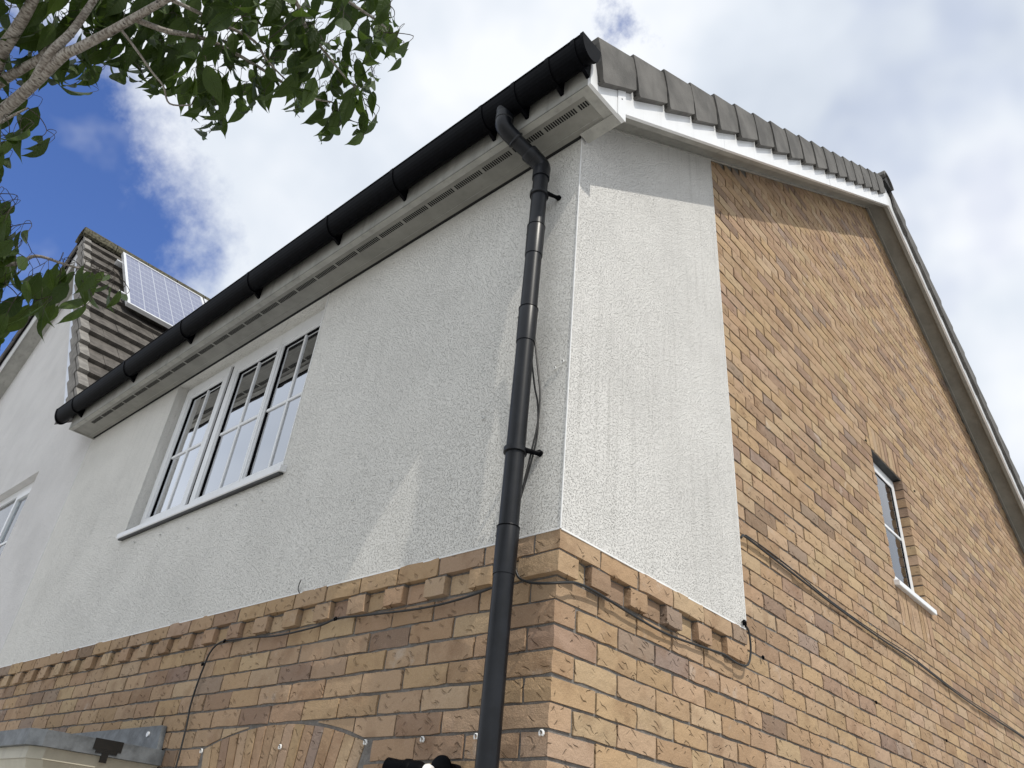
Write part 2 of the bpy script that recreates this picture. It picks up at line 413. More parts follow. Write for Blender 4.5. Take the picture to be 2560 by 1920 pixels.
class Wall:
    """collects bricks; the 300 that show largest become objects, the rest one joined mesh"""
    def __init__(s, wall, rot, cap=300): s.wall = wall; s.rot = rot; s.items = []; s.cap = cap; s.extra = []
    def add(s, origin, w, h, d, geo=None, always=False):
        s.items.append((Vector(origin), w, h, d, geo, always))
    def finish(s):
        Rm = Matrix.Rotation(s.rot, 3, 'Z')
        def area(it):
            o, w, h, d, geo, alw = it
            q = [project(o + Rm @ Vector(v)) for v in ((0, 0, 0), (w, 0, 0), (w, 0, h), (0, 0, h))]
            if min(a[2] for a in q) < .2: return -1
            cx = sum(a[0] for a in q) / 4; cy = sum(a[1] for a in q) / 4
            if not (-60 < cx < 2620 and -60 < cy < 1980): return -1
            return abs(sum(q[i][0] * q[(i + 1) % 4][1] - q[(i + 1) % 4][0] * q[i][1] for i in range(4))) + (1e6 if alw else 0)
        order = sorted(s.items, key=area, reverse=True)
        k = sum(1 for it in order[:s.cap] if area(it) > 0)
        for it in order[:k]:
            o, w, h, d, geo, alw = it
            me = me_from(*geo, 'brick', M['brick']) if geo else brick_mesh(w, h, d)
            ob = bpy.data.objects.new('brick', me); jo = o + Rm @ Vector((0, rnd.uniform(-.0022, .0022), rnd.uniform(-.0015, .0015)))
            link(ob, s.wall, jo + Vector((0, 0, Z0))); ob.rotation_euler = (rnd.uniform(-.008, .008), rnd.uniform(-.006, .006), s.rot + rnd.uniform(-.006, .006)); ob.color = brick_colour(rnd)
        V, F, Cc = [], [], []
        for it in order[k:]:
            o, w, h, d, geo, alw = it
            gv, gf = geo if geo else brick_geo(w, h, d, rnd)
            n = len(V); c = brick_colour(rnd); dy = rnd.uniform(-.002, .002)
            for v in gv:
                p = o + Rm @ Vector((v[0], v[1] + dy, v[2])); V.append((p.x, p.y, p.z + Z0)); Cc.append(c)
            F += [tuple(n + i for i in f) for f in gf]
        if V:
            me = me_from(V, F, 'brickwork', M['brick_mass'])
            a = me.color_attributes.new('bcol', 'FLOAT_COLOR', 'POINT')
            a.data.foreach_set('color', [x for c in Cc for x in c])
            ob = bpy.data.objects.new('brickwork', me); link(ob, s.wall, (0, 0, 0)); ob['kind'] = 'stuff'

house = empty('corner_house', (-2.6, 4.8, 0), 'house of buff brick and pale render with a grey tiled gable roof', 'house')

# --- gable wall (plane x = -RECESS, outward +x) -------------------------------------------------
WY0, WY1, WZ0, WZ1 = 3.465, 4.080, .885, 1.885       # gable window opening
RY1 = 1.245                                        # right edge of the rendered panel on the gable
def rake(y): return 2.007 + .706 * min(y, 9.66 - y)
gcore = MB(); cx0, cx1 = -.24, -RECESS - .006
gcore.box(cx0, cx1, RECESS + .006, 9.62, -Z0, -.1475); gcore.box(cx0, cx1, RY1 - .005, 9.62, -.1475, WZ0); gcore.box(cx0, cx1, RECESS + .006, RY1 - .005, -.1475, -.063)
gcore.box(cx0, cx1, RY1 - .005, WY0 - .012, WZ0, WZ1); gcore.box(cx0, cx1, WY1 + .012, 9.62, WZ0, WZ1)
gcore.prism([(RY1 - .005, WZ1), (9.62, WZ1), (9.62, rake(9.62) + .06), (4.83, rake(4.83) + .06), (RY1 - .005, rake(RY1 - .005) + .06)], 0, cx0, cx1)
gwall = gcore.build('gable_wall', M['mortar'], house)
gw = Wall(gwall, math.pi / 2)
def clip_iv(a, b, cuts):
    out = [(a, b)]
    for c0, c1 in cuts:
        nx = []
        for p, q in out:
            if q <= c0 or p >= c1: nx.append((p, q)); continue
            if p < c0: nx.append((p, c0))
            if q > c1: nx.append((c1, q))
        out = nx
    return [(p, q) for p, q in out if q - p > .018]
SOL = .0775
for k in range(-76, 34):
    zt = -.075 * k; zb = zt - .065
    y = RECESS if k % 2 == 0 else RECESS + .1125
    runs = []
    if k % 2 == 0: runs.append((RECESS, RECESS + .215))
    else: runs.append((RECESS, RECESS + .1025))
    y = runs[0][1] + .01
    while y < 9.62:
        runs.append((y, min(y + .215, 9.62))); y += .225
    first = True
    for a, b in runs:
        corner = first; first = False
        cuts = []
        if k <= -1: cuts.append((-1, RY1 + .006))
        if k in (0, 1): cuts.append((-1, RY1 - .002))
        if zt > WZ0 - .01 and zb < WZ1: cuts.append((WY0, WY1))
        if zb > WZ1 - .02 and zt < WZ1 + .23: cuts.append((WY0 - .008, WY1 + .012))         # soldier course over
        if zt > .66 and zt < .91: cuts.append((WY0 - .008, WY1 + .012))  # soldier course under
        for p, q in clip_iv(a, b, cuts):
            if zb > rake((p + q) / 2) + .02: continue
            d = .1025
            if corner and k >= 2: continue          # corner bricks are laid separately
            gw.add((-RECESS, p, zb), q - p, .065, d)
for zb, hh in ((WZ1 + .003, .212), (.612, .252)):                 # soldiers
    n = 8
    for i in range(n):
        y0 = WY0 + i * (WY1 - WY0) / n + .004
        gw.add((-RECESS, y0, zb), (WY1 - WY0) / n - .008, hh, .1025, always=True)
# projecting band on the gable: stretcher course and dentils (plane x = 0)
yy = .225
while yy < RY1 - .03:
    gw.add((0, yy, -.065), min(.215, RY1 - .004 - yy), .065, .1025, always=True); yy += .225
for j in range(5):
    c = .225 + .225 * j
    w0 = c - .051; w1 = c + .0515 if j < 4 else RY1 - .004
    gw.add((0, w0, -.14), w1 - w0, .065, .12, always=True)
    p0 = (.1025 + .004) if j == 0 else c - .225 + .0515 + .004
    gw.add((-RECESS, p0, -.14), w0 - p0 - .012, .065, .1, always=True)
gw.finish()

# --- front wall, lower brickwork (plane y = RECESS, outward -y) ----------------------------------
FX = -5.2
ACX, AR, ATOP = -1.385, 1.93, -.526
def arch(x):
    d = AR ** 2 - (x - ACX) ** 2
    return ATOP - AR + math.sqrt(d) if d > 0 and abs(x - ACX) < .553 else -9
fcore = MB(); fcore.box(FX, -.2402, RECESS + .006, .24, -Z0, -.1475); fcore.box(FX, -.2402, RECESS + .006, .24, -.1475, -.063)
fwall = fcore.build('front_wall', M['mortar'], house)
fw = Wall(fwall, 0.)
def cut_brick(x0, x1, z0, z1, d):
    """brick cut to the back of the arch: columns above the curve, joined into one solid"""
    n = max(2, int((x1 - x0) / .018)); cols = []
    for i in range(n + 1):
        x = x0 + (x1 - x0) * i / n; b = max(z0, arch(x) + .011)
        cols.append((x, b))
    keep = [c for c in cols if c[1] < z1 - .004]
    if len(keep) < 3: return None
    V, F = [], []
    for x, b in keep: V += [(x - x0, 0, b - z0), (x - x0, 0, z1 - z0), (x - x0, d, b - z0), (x - x0, d, z1 - z0)]
    for i in range(len(keep) - 1):
        a, b = 4 * i, 4 * i + 4
        F += [(a, b, b + 1, a + 1), (a + 2, a + 3, b + 3, b + 2), (a, a + 2, b + 2, b), (a + 1, b + 1, b + 3, a + 3)]
    F += [(0, 1, 3, 2), (4 * len(keep) - 4, 4 * len(keep) - 2, 4 * len(keep) - 1, 4 * len(keep) - 3)]
    return V, F
for k in range(2, 34):
    zt = -.075 * k; zb = zt - .065
    runs = []
    x = -RECESS - (.1125 if k % 2 == 0 else .225)
    while x > FX + .02:
        runs.append((max(x - .215, FX), x)); x -= .225
    # corner brick, a stretcher on one face and a header on the other
    w = .1025 if k % 2 == 0 else .215; d = .215 if k % 2 == 0 else .1025
    fw.add((-RECESS - w, RECESS, zb), w, .065, d, always=True)
    for a, b in runs:
        if zb < -.52 and b > -1.94 and a < -.83:
            if zt < -.62:
                for p, q in clip_iv(a, b, [(-1.945, -.826)] if zt > -.75 else []):
                    fw.add((p, RECESS, zb), q - p, .065, .1025)
                continue
            g_ = cut_brick(a, b, zb, zt, .1)
            if g_: fw.add((a, RECESS, zb), b - a, .065, .1, geo=g_, always=True)
            # side part of a brick that runs past the springing
            continue
        fw.add((a, RECESS, zb), b - a, .065, .1025)
# arch of bricks on end
NV = 17
for i in range(NV):
    t0 = -.553 + i * 1.106 / NV + .004; t1 = -.553 + (i + 1) * 1.106 / NV - .004
    def P(t_, r_):
        a = t_ / AR; return (ACX + math.sin(a) * r_, ATOP - AR + math.cos(a) * r_)
    q = [P(t0, AR - .215), P(t1, AR - .215), P(t1, AR), P(t0, AR)]
    ox, oz = q[0]
    V = [(x - ox, yq + rnd.uniform(-.001, .001), z - oz) for yq in (0, .1) for x, z in q]
    fw.add((ox, RECESS - .001, oz), .06, .215, .1, geo=(V, [(0, 1, 2, 3), (7, 6, 5, 4), (0, 4, 5, 1), (1, 5, 6, 2), (2, 6, 7, 3), (3, 7, 4, 0)]), always=True)
# projecting band on the front: stretcher course with a corner brick, dentils
fw.add((-.1025, 0, -.065), .1025, .065, .215, always=True)
x = -.1125
while x > FX + .02:
    fw.add((max(x - .215, FX), 0, -.065), min(.215, x - FX), .065, .1025); x -= .225
fw.add((-.168, 0, -.14), .168, .065, .1025, always=True)
x = -.3425; prev = -.172
while x > FX + .1:
    fw.add((x - .051, 0, -.14), .1025, .065, .12)
    a, b = x + .0515 + .010, prev
    fw.add((a, RECESS, -.14), b - a, .065, .1)
    prev = x - .051 - .002; x -= .225
fw.finish()
# mortar bed of the projecting courses
mb = MB(); mb.box(FX, -.005, .005, .12, -.062, -.002); mb.box(-.12, -.0048, .006, RY1 - .008, -.0618, -.0022)
mb.box(-.165, -.006, .006, .1, -.0765, -.0635); mb.box(-.1, -.0062, .0062, .1, -.0763, -.0637)
for j in range(5):
    c = .225 + .225 * j; mb.box(-.1, -.006, c - .048, (c + .048) if j < 4 else RY1 - .01, -.0765, -.0635)
x = -.3425
while x > FX + .1: mb.box(x - .048, x + .048, .006, .1, -.0765, -.0635); x -= .225
mb.build('mortar_bed', M['mortar'], fwall)

# --- rendered walls ------------------------------------------------------------------------------
WX0, WX1, SZ, HZ = -3.685, -1.875, .70, 1.875
r_ = MB(); T_ = .125
r_.box(FX, WX0, 0, T_, 0, 2.1); r_.box(WX1, -.0008, 0, T_, 0, 2.1); r_.box(WX0, WX1, 0, T_, 0, SZ); r_.box(WX0, WX1, 0, T_, HZ, 2.1)
frend = r_.build('front_render', M['render'], house)
r_ = MB(); r_.prism([(.0008, .0004), (RY1, .0004), (RY1, rake(RY1) + .05), (.0008, rake(.0) + .05)], 0, -.12, 0)
grend = r_.build('gable_render', M['render_g'], house)
b_ = MB(); b_.box(-.0015, .0024, -.0024, .0015, -.001, 1.9); b_.build('corner_bead', M['bead'], grend)
b_ = MB(); b_.box(FX, -.004, -.002, .01, -.0035, .002); b_.build('base_bead', M['bead'], frend)
b_ = MB(); b_.box(-.01, .002, .004, RY1 + .003, -.0035, .0025); b_.build('base_bead', M['bead'], grend)
b_ = MB(); b_.box(-.02, .002, RY1 - .001, RY1 + .003, -.004, rake(RY1)); b_.build('edge_bead', M['bead'], grend)
b_ = MB(); b_.box(WX1 - .003, WX1 + .004, -.003, .004, SZ, HZ); b_.build('edge_bead', M['bead'], frend)
b_ = MB(); b_.box(WX0 - .004, WX0 + .003, -.002, .004, SZ, HZ); b_.build('edge_bead', M['render'], frend)

# --- front window --------------------------------------------------------------------------------
fy = .075
def ring(m, x0, x1, z0, z1, w, y0, y1):
    m.box(x0, x1, y0, y1, z0, z0 + w); m.box(x0, x1, y0, y1, z1 - w, z1)
    m.box(x0, x0 + w, y0, y1, z0 + w, z1 - w); m.box(x1 - w, x1, y0, y1, z0 + w, z1 - w); return m
F_ = ring(MB(), WX0, WX1, SZ + .03, HZ, .032, fy, fy + .07)
F_.box(-2.462, -2.438, fy + .004, fy + .07, SZ + .062, HZ - .032)
F_.box(-3.056, -3.024, fy + .012, fy + .07, SZ + .062, HZ - .032)
window = F_.build('front_window', M['upvc'], house)
MB().box(-3.052, -3.030, fy - .001, fy + .0115, SZ + .064, HZ - .034).build('sash_gap', M['dark'], window)
sashes = [(WX0 + .034, -3.053, -.014, .064, .064), (-3.028, -2.4515, -.004, .058, .017), (-2.4485, WX1 - .034, -.004, .017, .050)]
def ring2(m, x0, x1, z0, z1, wl_, wr_, wz, y0, y1):
    m.box(x0, x1, y0, y1, z0, z0 + wz); m.box(x0, x1, y0, y1, z1 - wz, z1)
    m.box(x0, x0 + wl_, y0, y1, z0 + wz, z1 - wz); m.box(x1 - wr_, x1, y0, y1, z0 + wz, z1 - wz); return m
for x0, x1, dy, wa, wb in sashes:
    s_ = MB(); ww = .064; z0, z1 = SZ + .064, HZ - .034
    ring2(s_, x0, x1, z0, z1, wa, wb, ww, fy + dy, fy + .06); ring(s_, x0 + wa, x1 - wb, z0 + ww, z1 - ww, .011, fy + dy + .010, fy + .05)
    s_.build('sash', M['upvc'], window)
    ring(MB(), x0 + wa + .006, x1 - wb - .006, z0 + ww + .006, z1 - ww - .006, .011, fy + dy + .018, fy + .045).build('gasket', M['black'], window)
    p_ = MB(); y_ = fy + dy + .026; p_.box(x0 + wa, x1 - wb, y_, y_ + .004, z0 + ww, z1 - ww); p_.build('pane', M['glass'], window)
    xa, xb = x0 + wa + .01, x1 - wb - .01; xm = (xa + xb) / 2; za, zb_ = z0 + ww + .01, z1 - ww - .01; zm = 1.285; h_ = .0085
    bb = MB(); bb.box(xm - h_, xm + h_, y_ - .008, y_ - .0005, za, zb_)
    bb.box(xa, xm - h_, y_ - .008, y_ - .0005, zm - h_, zm + h_); bb.box(xm + h_, xb, y_ - .008, y_ - .0005, zm - h_, zm + h_)
    bb.box(xm - h_, xm + h_, y_ + .0045, y_ + .012, za, zb_); bb.box(xa, xb, y_ + .0125, y_ + .018, zm - h_, zm + h_)
    bb.build('glazing_bar', M['upvc'], window)
s_ = MB(); s_.prism([(-.035, SZ + .012), (fy + .01, SZ + .034), (fy + .01, SZ - .004), (-.030, SZ - .022), (-.035, SZ - .018)], 0, WX0 - .01, WX1 + .045)
s_.build('sill', M['upvc'], window)
s_ = MB(); s_.prism([(-.030, SZ - .0225), (fy, SZ - .0045), (fy, SZ - .012), (-.026, SZ - .032)], 0, WX0 + .01, WX1 + .03); s_.build('sill_shade_strip', M['steel'], window)  # dark-coloured strip added as the shade below the sill
rm = MB(); rm.box(-4.4, -1.0, .16, 2.6, -.1, 2.05); rm.f = [f for f in rm.f if f != (0, 1, 5, 4)]
rm.build('room', M['interior'], window)
for (x0, x1) in ((WX0 - .05, WX0 + .16), (WX1 - .28, WX1 + .05)):
    cu = MB(); n = 26; cu.v = []
    for i in range(n + 1):
        x = x0 + (x1 - x0) * i / n; y = .24 + .025 * math.sin(i * 1.25)
        cu.v += [(x, y, SZ - .1), (x, y, HZ)]
    cu.f = [(2 * i, 2 * i + 2, 2 * i + 3, 2 * i + 1) for i in range(n)]
    cu.build('curtain', M['curtain'], window, smooth=True)

# --- gable window --------------------------------------------------------------------------------
def to_gable(mb_):   # mesh drawn for the front wall (x along, -y out) turned onto the gable
    mb_.v = [(-y, x, z) for x, y, z in mb_.v]; return mb_
gy0, gy1, gz0, gz1 = WY0 + .002, WY1 - .002, WZ0 + .02, WZ1 - .004; gx = RECESS + .065
gwin = to_gable(ring(MB(), gy0, gy1, gz0, gz1, .035, gx, gx + .07)).build('gable_window', M['upvc'], house)
to_gable(ring(MB(), gy0 + .036, gy1 - .036, gz0 + .036, gz1 - .036, .058, gx - .012, gx + .05)).build('sash', M['upvc'], gwin)
to_gable(ring(MB(), gy0 + .092, gy1 - .092, gz0 + .092, gz1 - .092, .008, gx - .008, gx + .04)).build('gasket', M['black'], gwin)
to_gable(MB().box(gy0 + .09, gy1 - .09, gx - .004, gx + .0, gz0 + .09, gz1 - .09)).build('pane', M['glass_g'], gwin)
zm = 1.37
to_gable(MB().box(gy0 + .1, gy1 - .1, gx - .011, gx - .0045, zm - .008, zm + .01)).build('glazing_bar', M['upvc'], gwin)
bl = MB(); n = 40; rb = random.Random(5)
for i in range(n):
    za = gz0 + .03 + (gz1 - gz0 - .06) * i / n; zb_ = gz0 + .03 + (gz1 - gz0 - .06) * (i + 1) / n; ye = gy0 + .38 + rb.uniform(-.012, .012)
    bl.box(gy0 + .05, ye, gx + .006, gx + .008, za, zb_)
to_gable(bl).build('frosted_film', M['film_pale'], gwin)
to_gable(MB().box(gy0 + .05, gy1 - .05, gx + .012, gx + .016, gz0 + .03, gz1 - .03)).build('blind', M['film'], gwin)
to_gable(MB().prism([(-.012, WZ0 + .004), (gx + .01, WZ0 + .024), (gx + .01, WZ0 - .004), (-.008, WZ0 - .030), (-.012, WZ0 - .026)], 0, WY0 - .035, WY1 + .075)).build('sill', M['upvc'], gwin)
to_gable(MB().box(WY0 - .1, WY1 + .1, RECESS + .012, gx + .02, WZ1 - .003, WZ1 + .004)).build('lintel', M['steel'], gwin)

# --- eaves: fascia, soffit, vents ------------------------------------------------------------------
SOZ = 1.87; FY = -.212; GX = .205
f_ = MB(); f_.box(FX + .05, GX - .004, FY, FY + .018, SOZ - .006, 2.06)
fascia = f_.build('fascia', M['upvc_dirty_shaded'], house)
f_ = MB(); f_.box(FX + .05, GX - .004, FY, FY + .034, SOZ - .0065, SOZ - .002); f_.build('fascia_return', M['upvc_dirty_shaded'], fascia)
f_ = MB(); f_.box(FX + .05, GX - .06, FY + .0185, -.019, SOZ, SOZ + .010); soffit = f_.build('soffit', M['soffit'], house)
f_ = MB(); f_.box(FX + .05, GX - .05, -.05, -.0485, SOZ - .0012, SOZ); f_.build('board_joint', M['upvc_dirty_shaded'], soffit)
slot_me = {}
x = .175; first = 7
while x > FX + .35:
    n = first if first else 14; first = None
    if n not in slot_me:
        q = MB()
        for i in range(n):
            q.box(-i * .0125 - .0074, -i * .0125, -.014, .014, -.0011, .003)
        slot_me[n] = q.mesh('vent', M['slot'], (0, 0, Z0))
    o = bpy.data.objects.new('vent', slot_me[n]); link(o, soffit, (x, -.1385, SOZ + Z0)); x -= n * .0125 + .0155
f_ = MB(); f_.box(FX + .06, -.004, -.0185, -.0006, SOZ + .004, SOZ + .02); f_.build('gap_shade_strip', M['dark'], soffit)  # dark strip painting the shade into the gap between soffit and wall
f_ = MB(); f_.box(FX + .052, FX + .06, FY + .02, -.0, SOZ - .008, 2.0); f_.build('end_cap', M['upvc_dirty_shaded'], soffit)
# box end at the gable corner
f_ = MB(); f_.prism([(FY - .001, SOZ - .008), (.033, SOZ - .008), (.033, 2.16), (-.11, 2.09), (FY - .001, 2.05)], 0, GX - .012, GX + .004)
box_end = f_.build('box_end', M['upvc'], house)
f_ = MB(); f_.prism([(-.022, SOZ - .010), (.036, SOZ - .010), (.036, 2.17), (-.022, 2.13)], 0, GX + .0045, GX + .008); f_.build('joint_cover', M['upvc'], box_end)
f_ = MB(); f_.box(.012, GX - .013, -.03, .033, SOZ - .0075, SOZ + .002); f_.box(.02, GX - .013, .029, .0335, SOZ - .007, 2.0); f_.build('box_bottom', M['upvc_dirty_shaded'], box_end)
f_ = MB(); f_.box(GX - .06, GX - .013, FY + .035, -.0305, SOZ - .004, SOZ + .004); f_.build('box_trim', M['upvc_dirty_shaded'], box_end)
for (py, pz) in ((.007, 2.06), (.007, 1.985)):
    MB().tube([(GX + .006, py, pz), (GX + .010, py, pz)], .0035, 8).build('pin', M['dark'], box_end)

# --- gable overhang: barge boards and sloping soffit -------------------------------------------------
RS = .708; YR = 4.83
def bz(y): return 1.896 + RS * min(y, 2 * YR - y)         # bottom of barge board
for side in (0, 1):
    segs = [(.034, 1.02), (1.024, 2.9), (2.904, YR)] if side == 0 else [(YR, 7.2), (7.204, 9.63)]
    B = MB(); y0, y1 = segs[0]
    root = None
    for i, (a, b) in enumerate(segs):
        q = MB(); q.prism([(a, bz(a)), (b, bz(b)), (b, bz(b) + .30), (a, bz(a) + .30)], 0, GX - .018, GX - .001 * (i % 2))
        if root is None: root = q.build('barge_board', M['upvc'], house)
        else: q.build('barge_length', M['upvc'], root)
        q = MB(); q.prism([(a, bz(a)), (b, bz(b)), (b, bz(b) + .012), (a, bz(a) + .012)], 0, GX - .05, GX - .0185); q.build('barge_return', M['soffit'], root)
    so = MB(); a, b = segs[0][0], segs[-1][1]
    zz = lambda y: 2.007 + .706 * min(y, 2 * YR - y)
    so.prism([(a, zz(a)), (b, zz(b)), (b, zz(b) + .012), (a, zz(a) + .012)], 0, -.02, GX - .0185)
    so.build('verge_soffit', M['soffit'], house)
    so = MB(); so.prism([(a, zz(a) - .014), (b, zz(b) - .014), (b, zz(b) - .001), (a, zz(a) - .001)], 0, .0005, .008); so.build('wall_trim', M['upvc_dirty_shaded'], root)

# --- roof ------------------------------------------------------------------------------------------
roofz = lambda y: 2.283 + .709 * min(y, 2 * YR - y)
rf = MB(); rf.prism([(-.26, roofz(-.26) - .09), (YR, roofz(YR) - .06), (9.92, roofz(9.92) - .09), (9.92, roofz(9.92) - .12), (YR, roofz(YR) - .13), (-.26, roofz(-.26) - .12)], 0, -5.45, GX - .03)
roof = rf.build('roof', M['tile'], house)
NT = 18; G = (4.66 + .225) / NT
def verge_tile(mirror):
    """side profile (y, z) of one verge tile with its turned-down edge; y grows up the slope"""
    q = MB()
    out = [(0, 0), (.012, -.030), (.030, -.085), (.040, -.150), (.048, -.222), (.060, -.232), (.275, -.052), (.268, .030), (.272, .155), (.30, .200)]
    # outer cheek
    def pr(poly, x0, x1): q.prism([((2 * YR - y if mirror else y), z) for y, z in poly], 0, x0, x1)
    cheek = [(-.004, .004), (.010, -.040), (.024, -.095), (.036, -.160), (.044, -.232), (.054, -.242), (.292, -.034), (.300, -.020), (.296, .05), (.298, .12), (.304, .20)]
    pr(cheek, .222, .240)
    pr([(-.006, .010), (.004, -.022), (.300, .176), (.300, .205)], .10, .2385)                     # top of the tile
    pr([(.044, -.2325), (.054, -.2425), (.292, -.0345), (.292, -.015), (.06, -.205)], .190, .2225)     # turned lip under
    pr([(.012, -.05), (.05, -.215), (.062, -.215), (.03, -.05)], .206, .2215)                       # nose
    return q
vm = {}
for side in (0, 1):
    q = verge_tile(bool(side)); oy, oz = (0, 0)
    vm[side] = q
base_me = vm[0].mesh('verge_tile', M['tile'], (0, 0, Z0)); mir_me = vm[1].mesh('verge_tile', M['tile'], (0, 2 * YR, Z0))
for side in (0, 1):
    for i in range(NT):
        y0 = -.215 + G * i
        yy_ = y0 if side == 0 else 2 * YR - y0
        o = bpy.data.objects.new('verge_tile', base_me if side == 0 else mir_me)
        link(o, roof, (rnd.uniform(-.003, .003), yy_, roofz(y0) + .012 + Z0)); o.rotation_euler = (rnd.uniform(-.006, .006), 0, (.026 if side == 0 else -.026) + rnd.uniform(-.006, .006))
# first tile courses at the eave and ridge tiles
for j in range(17):
    x1 = .10 - j * .33
    q = MB(); q.prism([(-.225, roofz(-.225) - .004), (.2, roofz(.2) - .004 + .0), (.2, roofz(.2) - .06), (-.225, roofz(-.225) - .035)], 0, x1 - .325, x1); q.build('eave_tile', M['tile'], roof)
for j in range(12):
    q = MB(); n = 9; x1 = .262 - j * .45; pts = []
    for i in range(n + 1):
        a = math.pi * i / n; pts.append((YR + .145 * math.cos(a), roofz(YR) - .075 + .125 * math.sin(a)))
    inn = [(YR + .8 * (y - YR), z - .02) for y, z in reversed(pts)]
    q.prism(pts + inn, 0, x1 - .44, x1); q.build('ridge_tile', M['tile'], roof)
q = MB(); q.prism([(YR - .10, roofz(YR) - .12), (YR + .10, roofz(YR) - .12), (YR, roofz(YR) + .02)], 0, .20, .245); q.build('ridge_mortar', M['dark'], roof)

# ------------------------------------------------------------------ gutter
GYc, GZt, GR = -.272, 2.026, .058
gut = empty('roof_gutter', (-2.5, GYc, GZt + Z0), 'long black half round plastic gutter under the grey roof edge', 'gutter')
def trough(x0, x1, r0, r1, top=.004, n=14):
    q = MB(); o = []; i_ = []
    for i in range(n + 1):
        a = math.pi + math.pi * i / n
        o.append((GYc + r0 * math.cos(a), GZt + r0 * math.sin(a) * 1.72)); i_.append((GYc + r1 * math.cos(a), GZt + r1 * math.sin(a) * 1.72))
    poly = [(o[0][0], GZt + top)] + o + [(o[-1][0], GZt + top), (i_[-1][0], GZt + top)] + i_[::-1] + [(i_[0][0], GZt + top)]
    q.prism(poly, 0, x0, x1); return q
GX0, GX1 = -5.26, .25
trough(GX0, GX1, GR, GR - .003).build('trough', M['black'], gut)
rim = MB(); rim.tube([(GX0, GYc - GR, GZt + .004), (GX1, GYc - GR, GZt + .004)], .0045, 8); rim.build('front_lip', M['black'], gut, smooth=True)
for x_ in (GX0, GX1):
    s = -1 if x_ < -1 else 1
    q = MB(); n = 16; poly = [(GYc - GR - .005, GZt + .010)] + [(GYc + (GR + .005) * math.cos(math.pi + math.pi * i / n), GZt + (GR + .005) * math.sin(math.pi + math.pi * i / n) * 1.72) for i in range(n + 1)] + [(GYc + GR + .005, GZt + .010)]
    q.prism(poly, 0, x_ - .012 * s, x_ + .004 * s); q.build('end_cap', M['black'], gut)
for x_ in (.195, .055, -.144, -.345, -.97, -1.52, -2.32, -3.15, -4.0, -4.93):
    un_ = x_ in (.195, .055, -.144, -.345)
    trough(x_ - .011, x_ + .011, GR + .0042, GR - .001, .008).build('union_band' if un_ else 'bracket', M['black'], gut)
    q = MB(); q.prism([(FY - .001, GZt - .02), (FY - .001, GZt - .120), (FY - .008, GZt - .120), (GYc + .005, GZt - .096), (GYc, GZt - .06)], 0, x_ - .008, x_ + .008); q.build('bracket_arm', M['black'], gut)

# ------------------------------------------------------------------ downpipe
PX, PY, PR = -.160, -.075, .034
dp = empty('downpipe', (PX, PY, 0), 'black round downpipe with a swan neck bend beside the house corner', 'downpipe')
def pipe_part(name, pts, r, smooth=True, n=1, seg=24):
    return MB().tube(smooth_path(pts, n) if n > 1 else pts, r, seg).build(name, M['pipe'], dp, smooth=False if seg < 12 else smooth)
ox, oy = -.232, -.272
pipe_part('outlet', [(ox, oy, 1.97), (ox, oy, 1.92)], [.046, .037])
pipe_part('outlet_collar', [(ox, oy, 1.945), (ox, oy, 1.94), (ox, oy, 1.90), (ox, oy, 1.896)], [.036, .041, .041, .036])
A = Vector((ox, oy, 1.855)); Bp = Vector((PX, PY, 1.735)); dd = (Bp - A).normalized()
pipe_part('upper_bend', [(ox, oy, 1.905), (ox, oy, 1.875), A + dd * .012 + Vector((0, 0, .006)), A + dd * .035, A + dd * .075], .0385, n=4)
pipe_part('swan_neck', [A + dd * .05, Bp - dd * .05], PR)
pipe_part('bend_socket', [A + dd * .072, A + dd * .078, A + dd * .084], [.0385, .0425, .0385])
pipe_part('bend_socket', [Bp - dd * .088, Bp - dd * .082, Bp - dd * .05], [.0385, .0425, .0405])
pipe_part('lower_bend', [Bp - dd * .07, Bp - dd * .03, Bp + Vector((0, 0, -.012)), Bp + Vector((0, 0, -.045)), Bp + Vector((0, 0, -.085))], .039, n=4)
px_ = lambda z: PX + .012 * max(0, (.2 - z)) / 2.8
for z1_, z0_ in ((1.68, 1.33), (1.36, .895), (.91, -.015), (.0, -1.4), (-1.38, -2.5)):
    pipe_part('pipe_length', [(px_(z1_), PY, z1_), (px_(z0_), PY, z0_)], PR)
for zc in (1.355, .915, .005, -1.375):
    pipe_part('socket', [(px_(zc), PY, zc + .004), (px_(zc), PY, zc), (px_(zc), PY, zc - .16), (px_(zc), PY, zc - .1605)], [.0375, .0383, .0366, PR], seg=28)
    MB().tube([(px_(zc) - .038, PY - .004, zc - .02), (px_(zc) - .047, PY - .006, zc - .02)], .004, 8).build('socket_lug', M['black'], dp)
    MB().tube([(px_(zc), PY, zc + .002), (px_(zc), PY, zc - .002)], .0392, 28).build('socket_rim', M['black'], dp)
for zc in (1.55, .29, -1.0):
    pipe_part('clip', [(px_(zc), PY, zc + .011), (px_(zc), PY, zc + .009), (px_(zc), PY, zc - .009), (px_(zc), PY, zc - .011)], [.037, .0415, .0415, .037])
    for s in (1, -1):
        MB().tube([(px_(zc) + s * .034, PY + .012, zc), (px_(zc) + s * .046, PY + .05, zc + .004), (px_(zc) + s * .052, -.004, zc + .008), (px_(zc) + s * .052, .0, zc + .008)], [.010, .008, .011, .011], 10).build('clip_arm', M['black'], dp)
        MB().tube([(px_(zc) + s * .052, -.012, zc + .008), (px_(zc) + s * .052, -.001, zc + .008)], .012, 10).build('clip_foot', M['black'], dp)

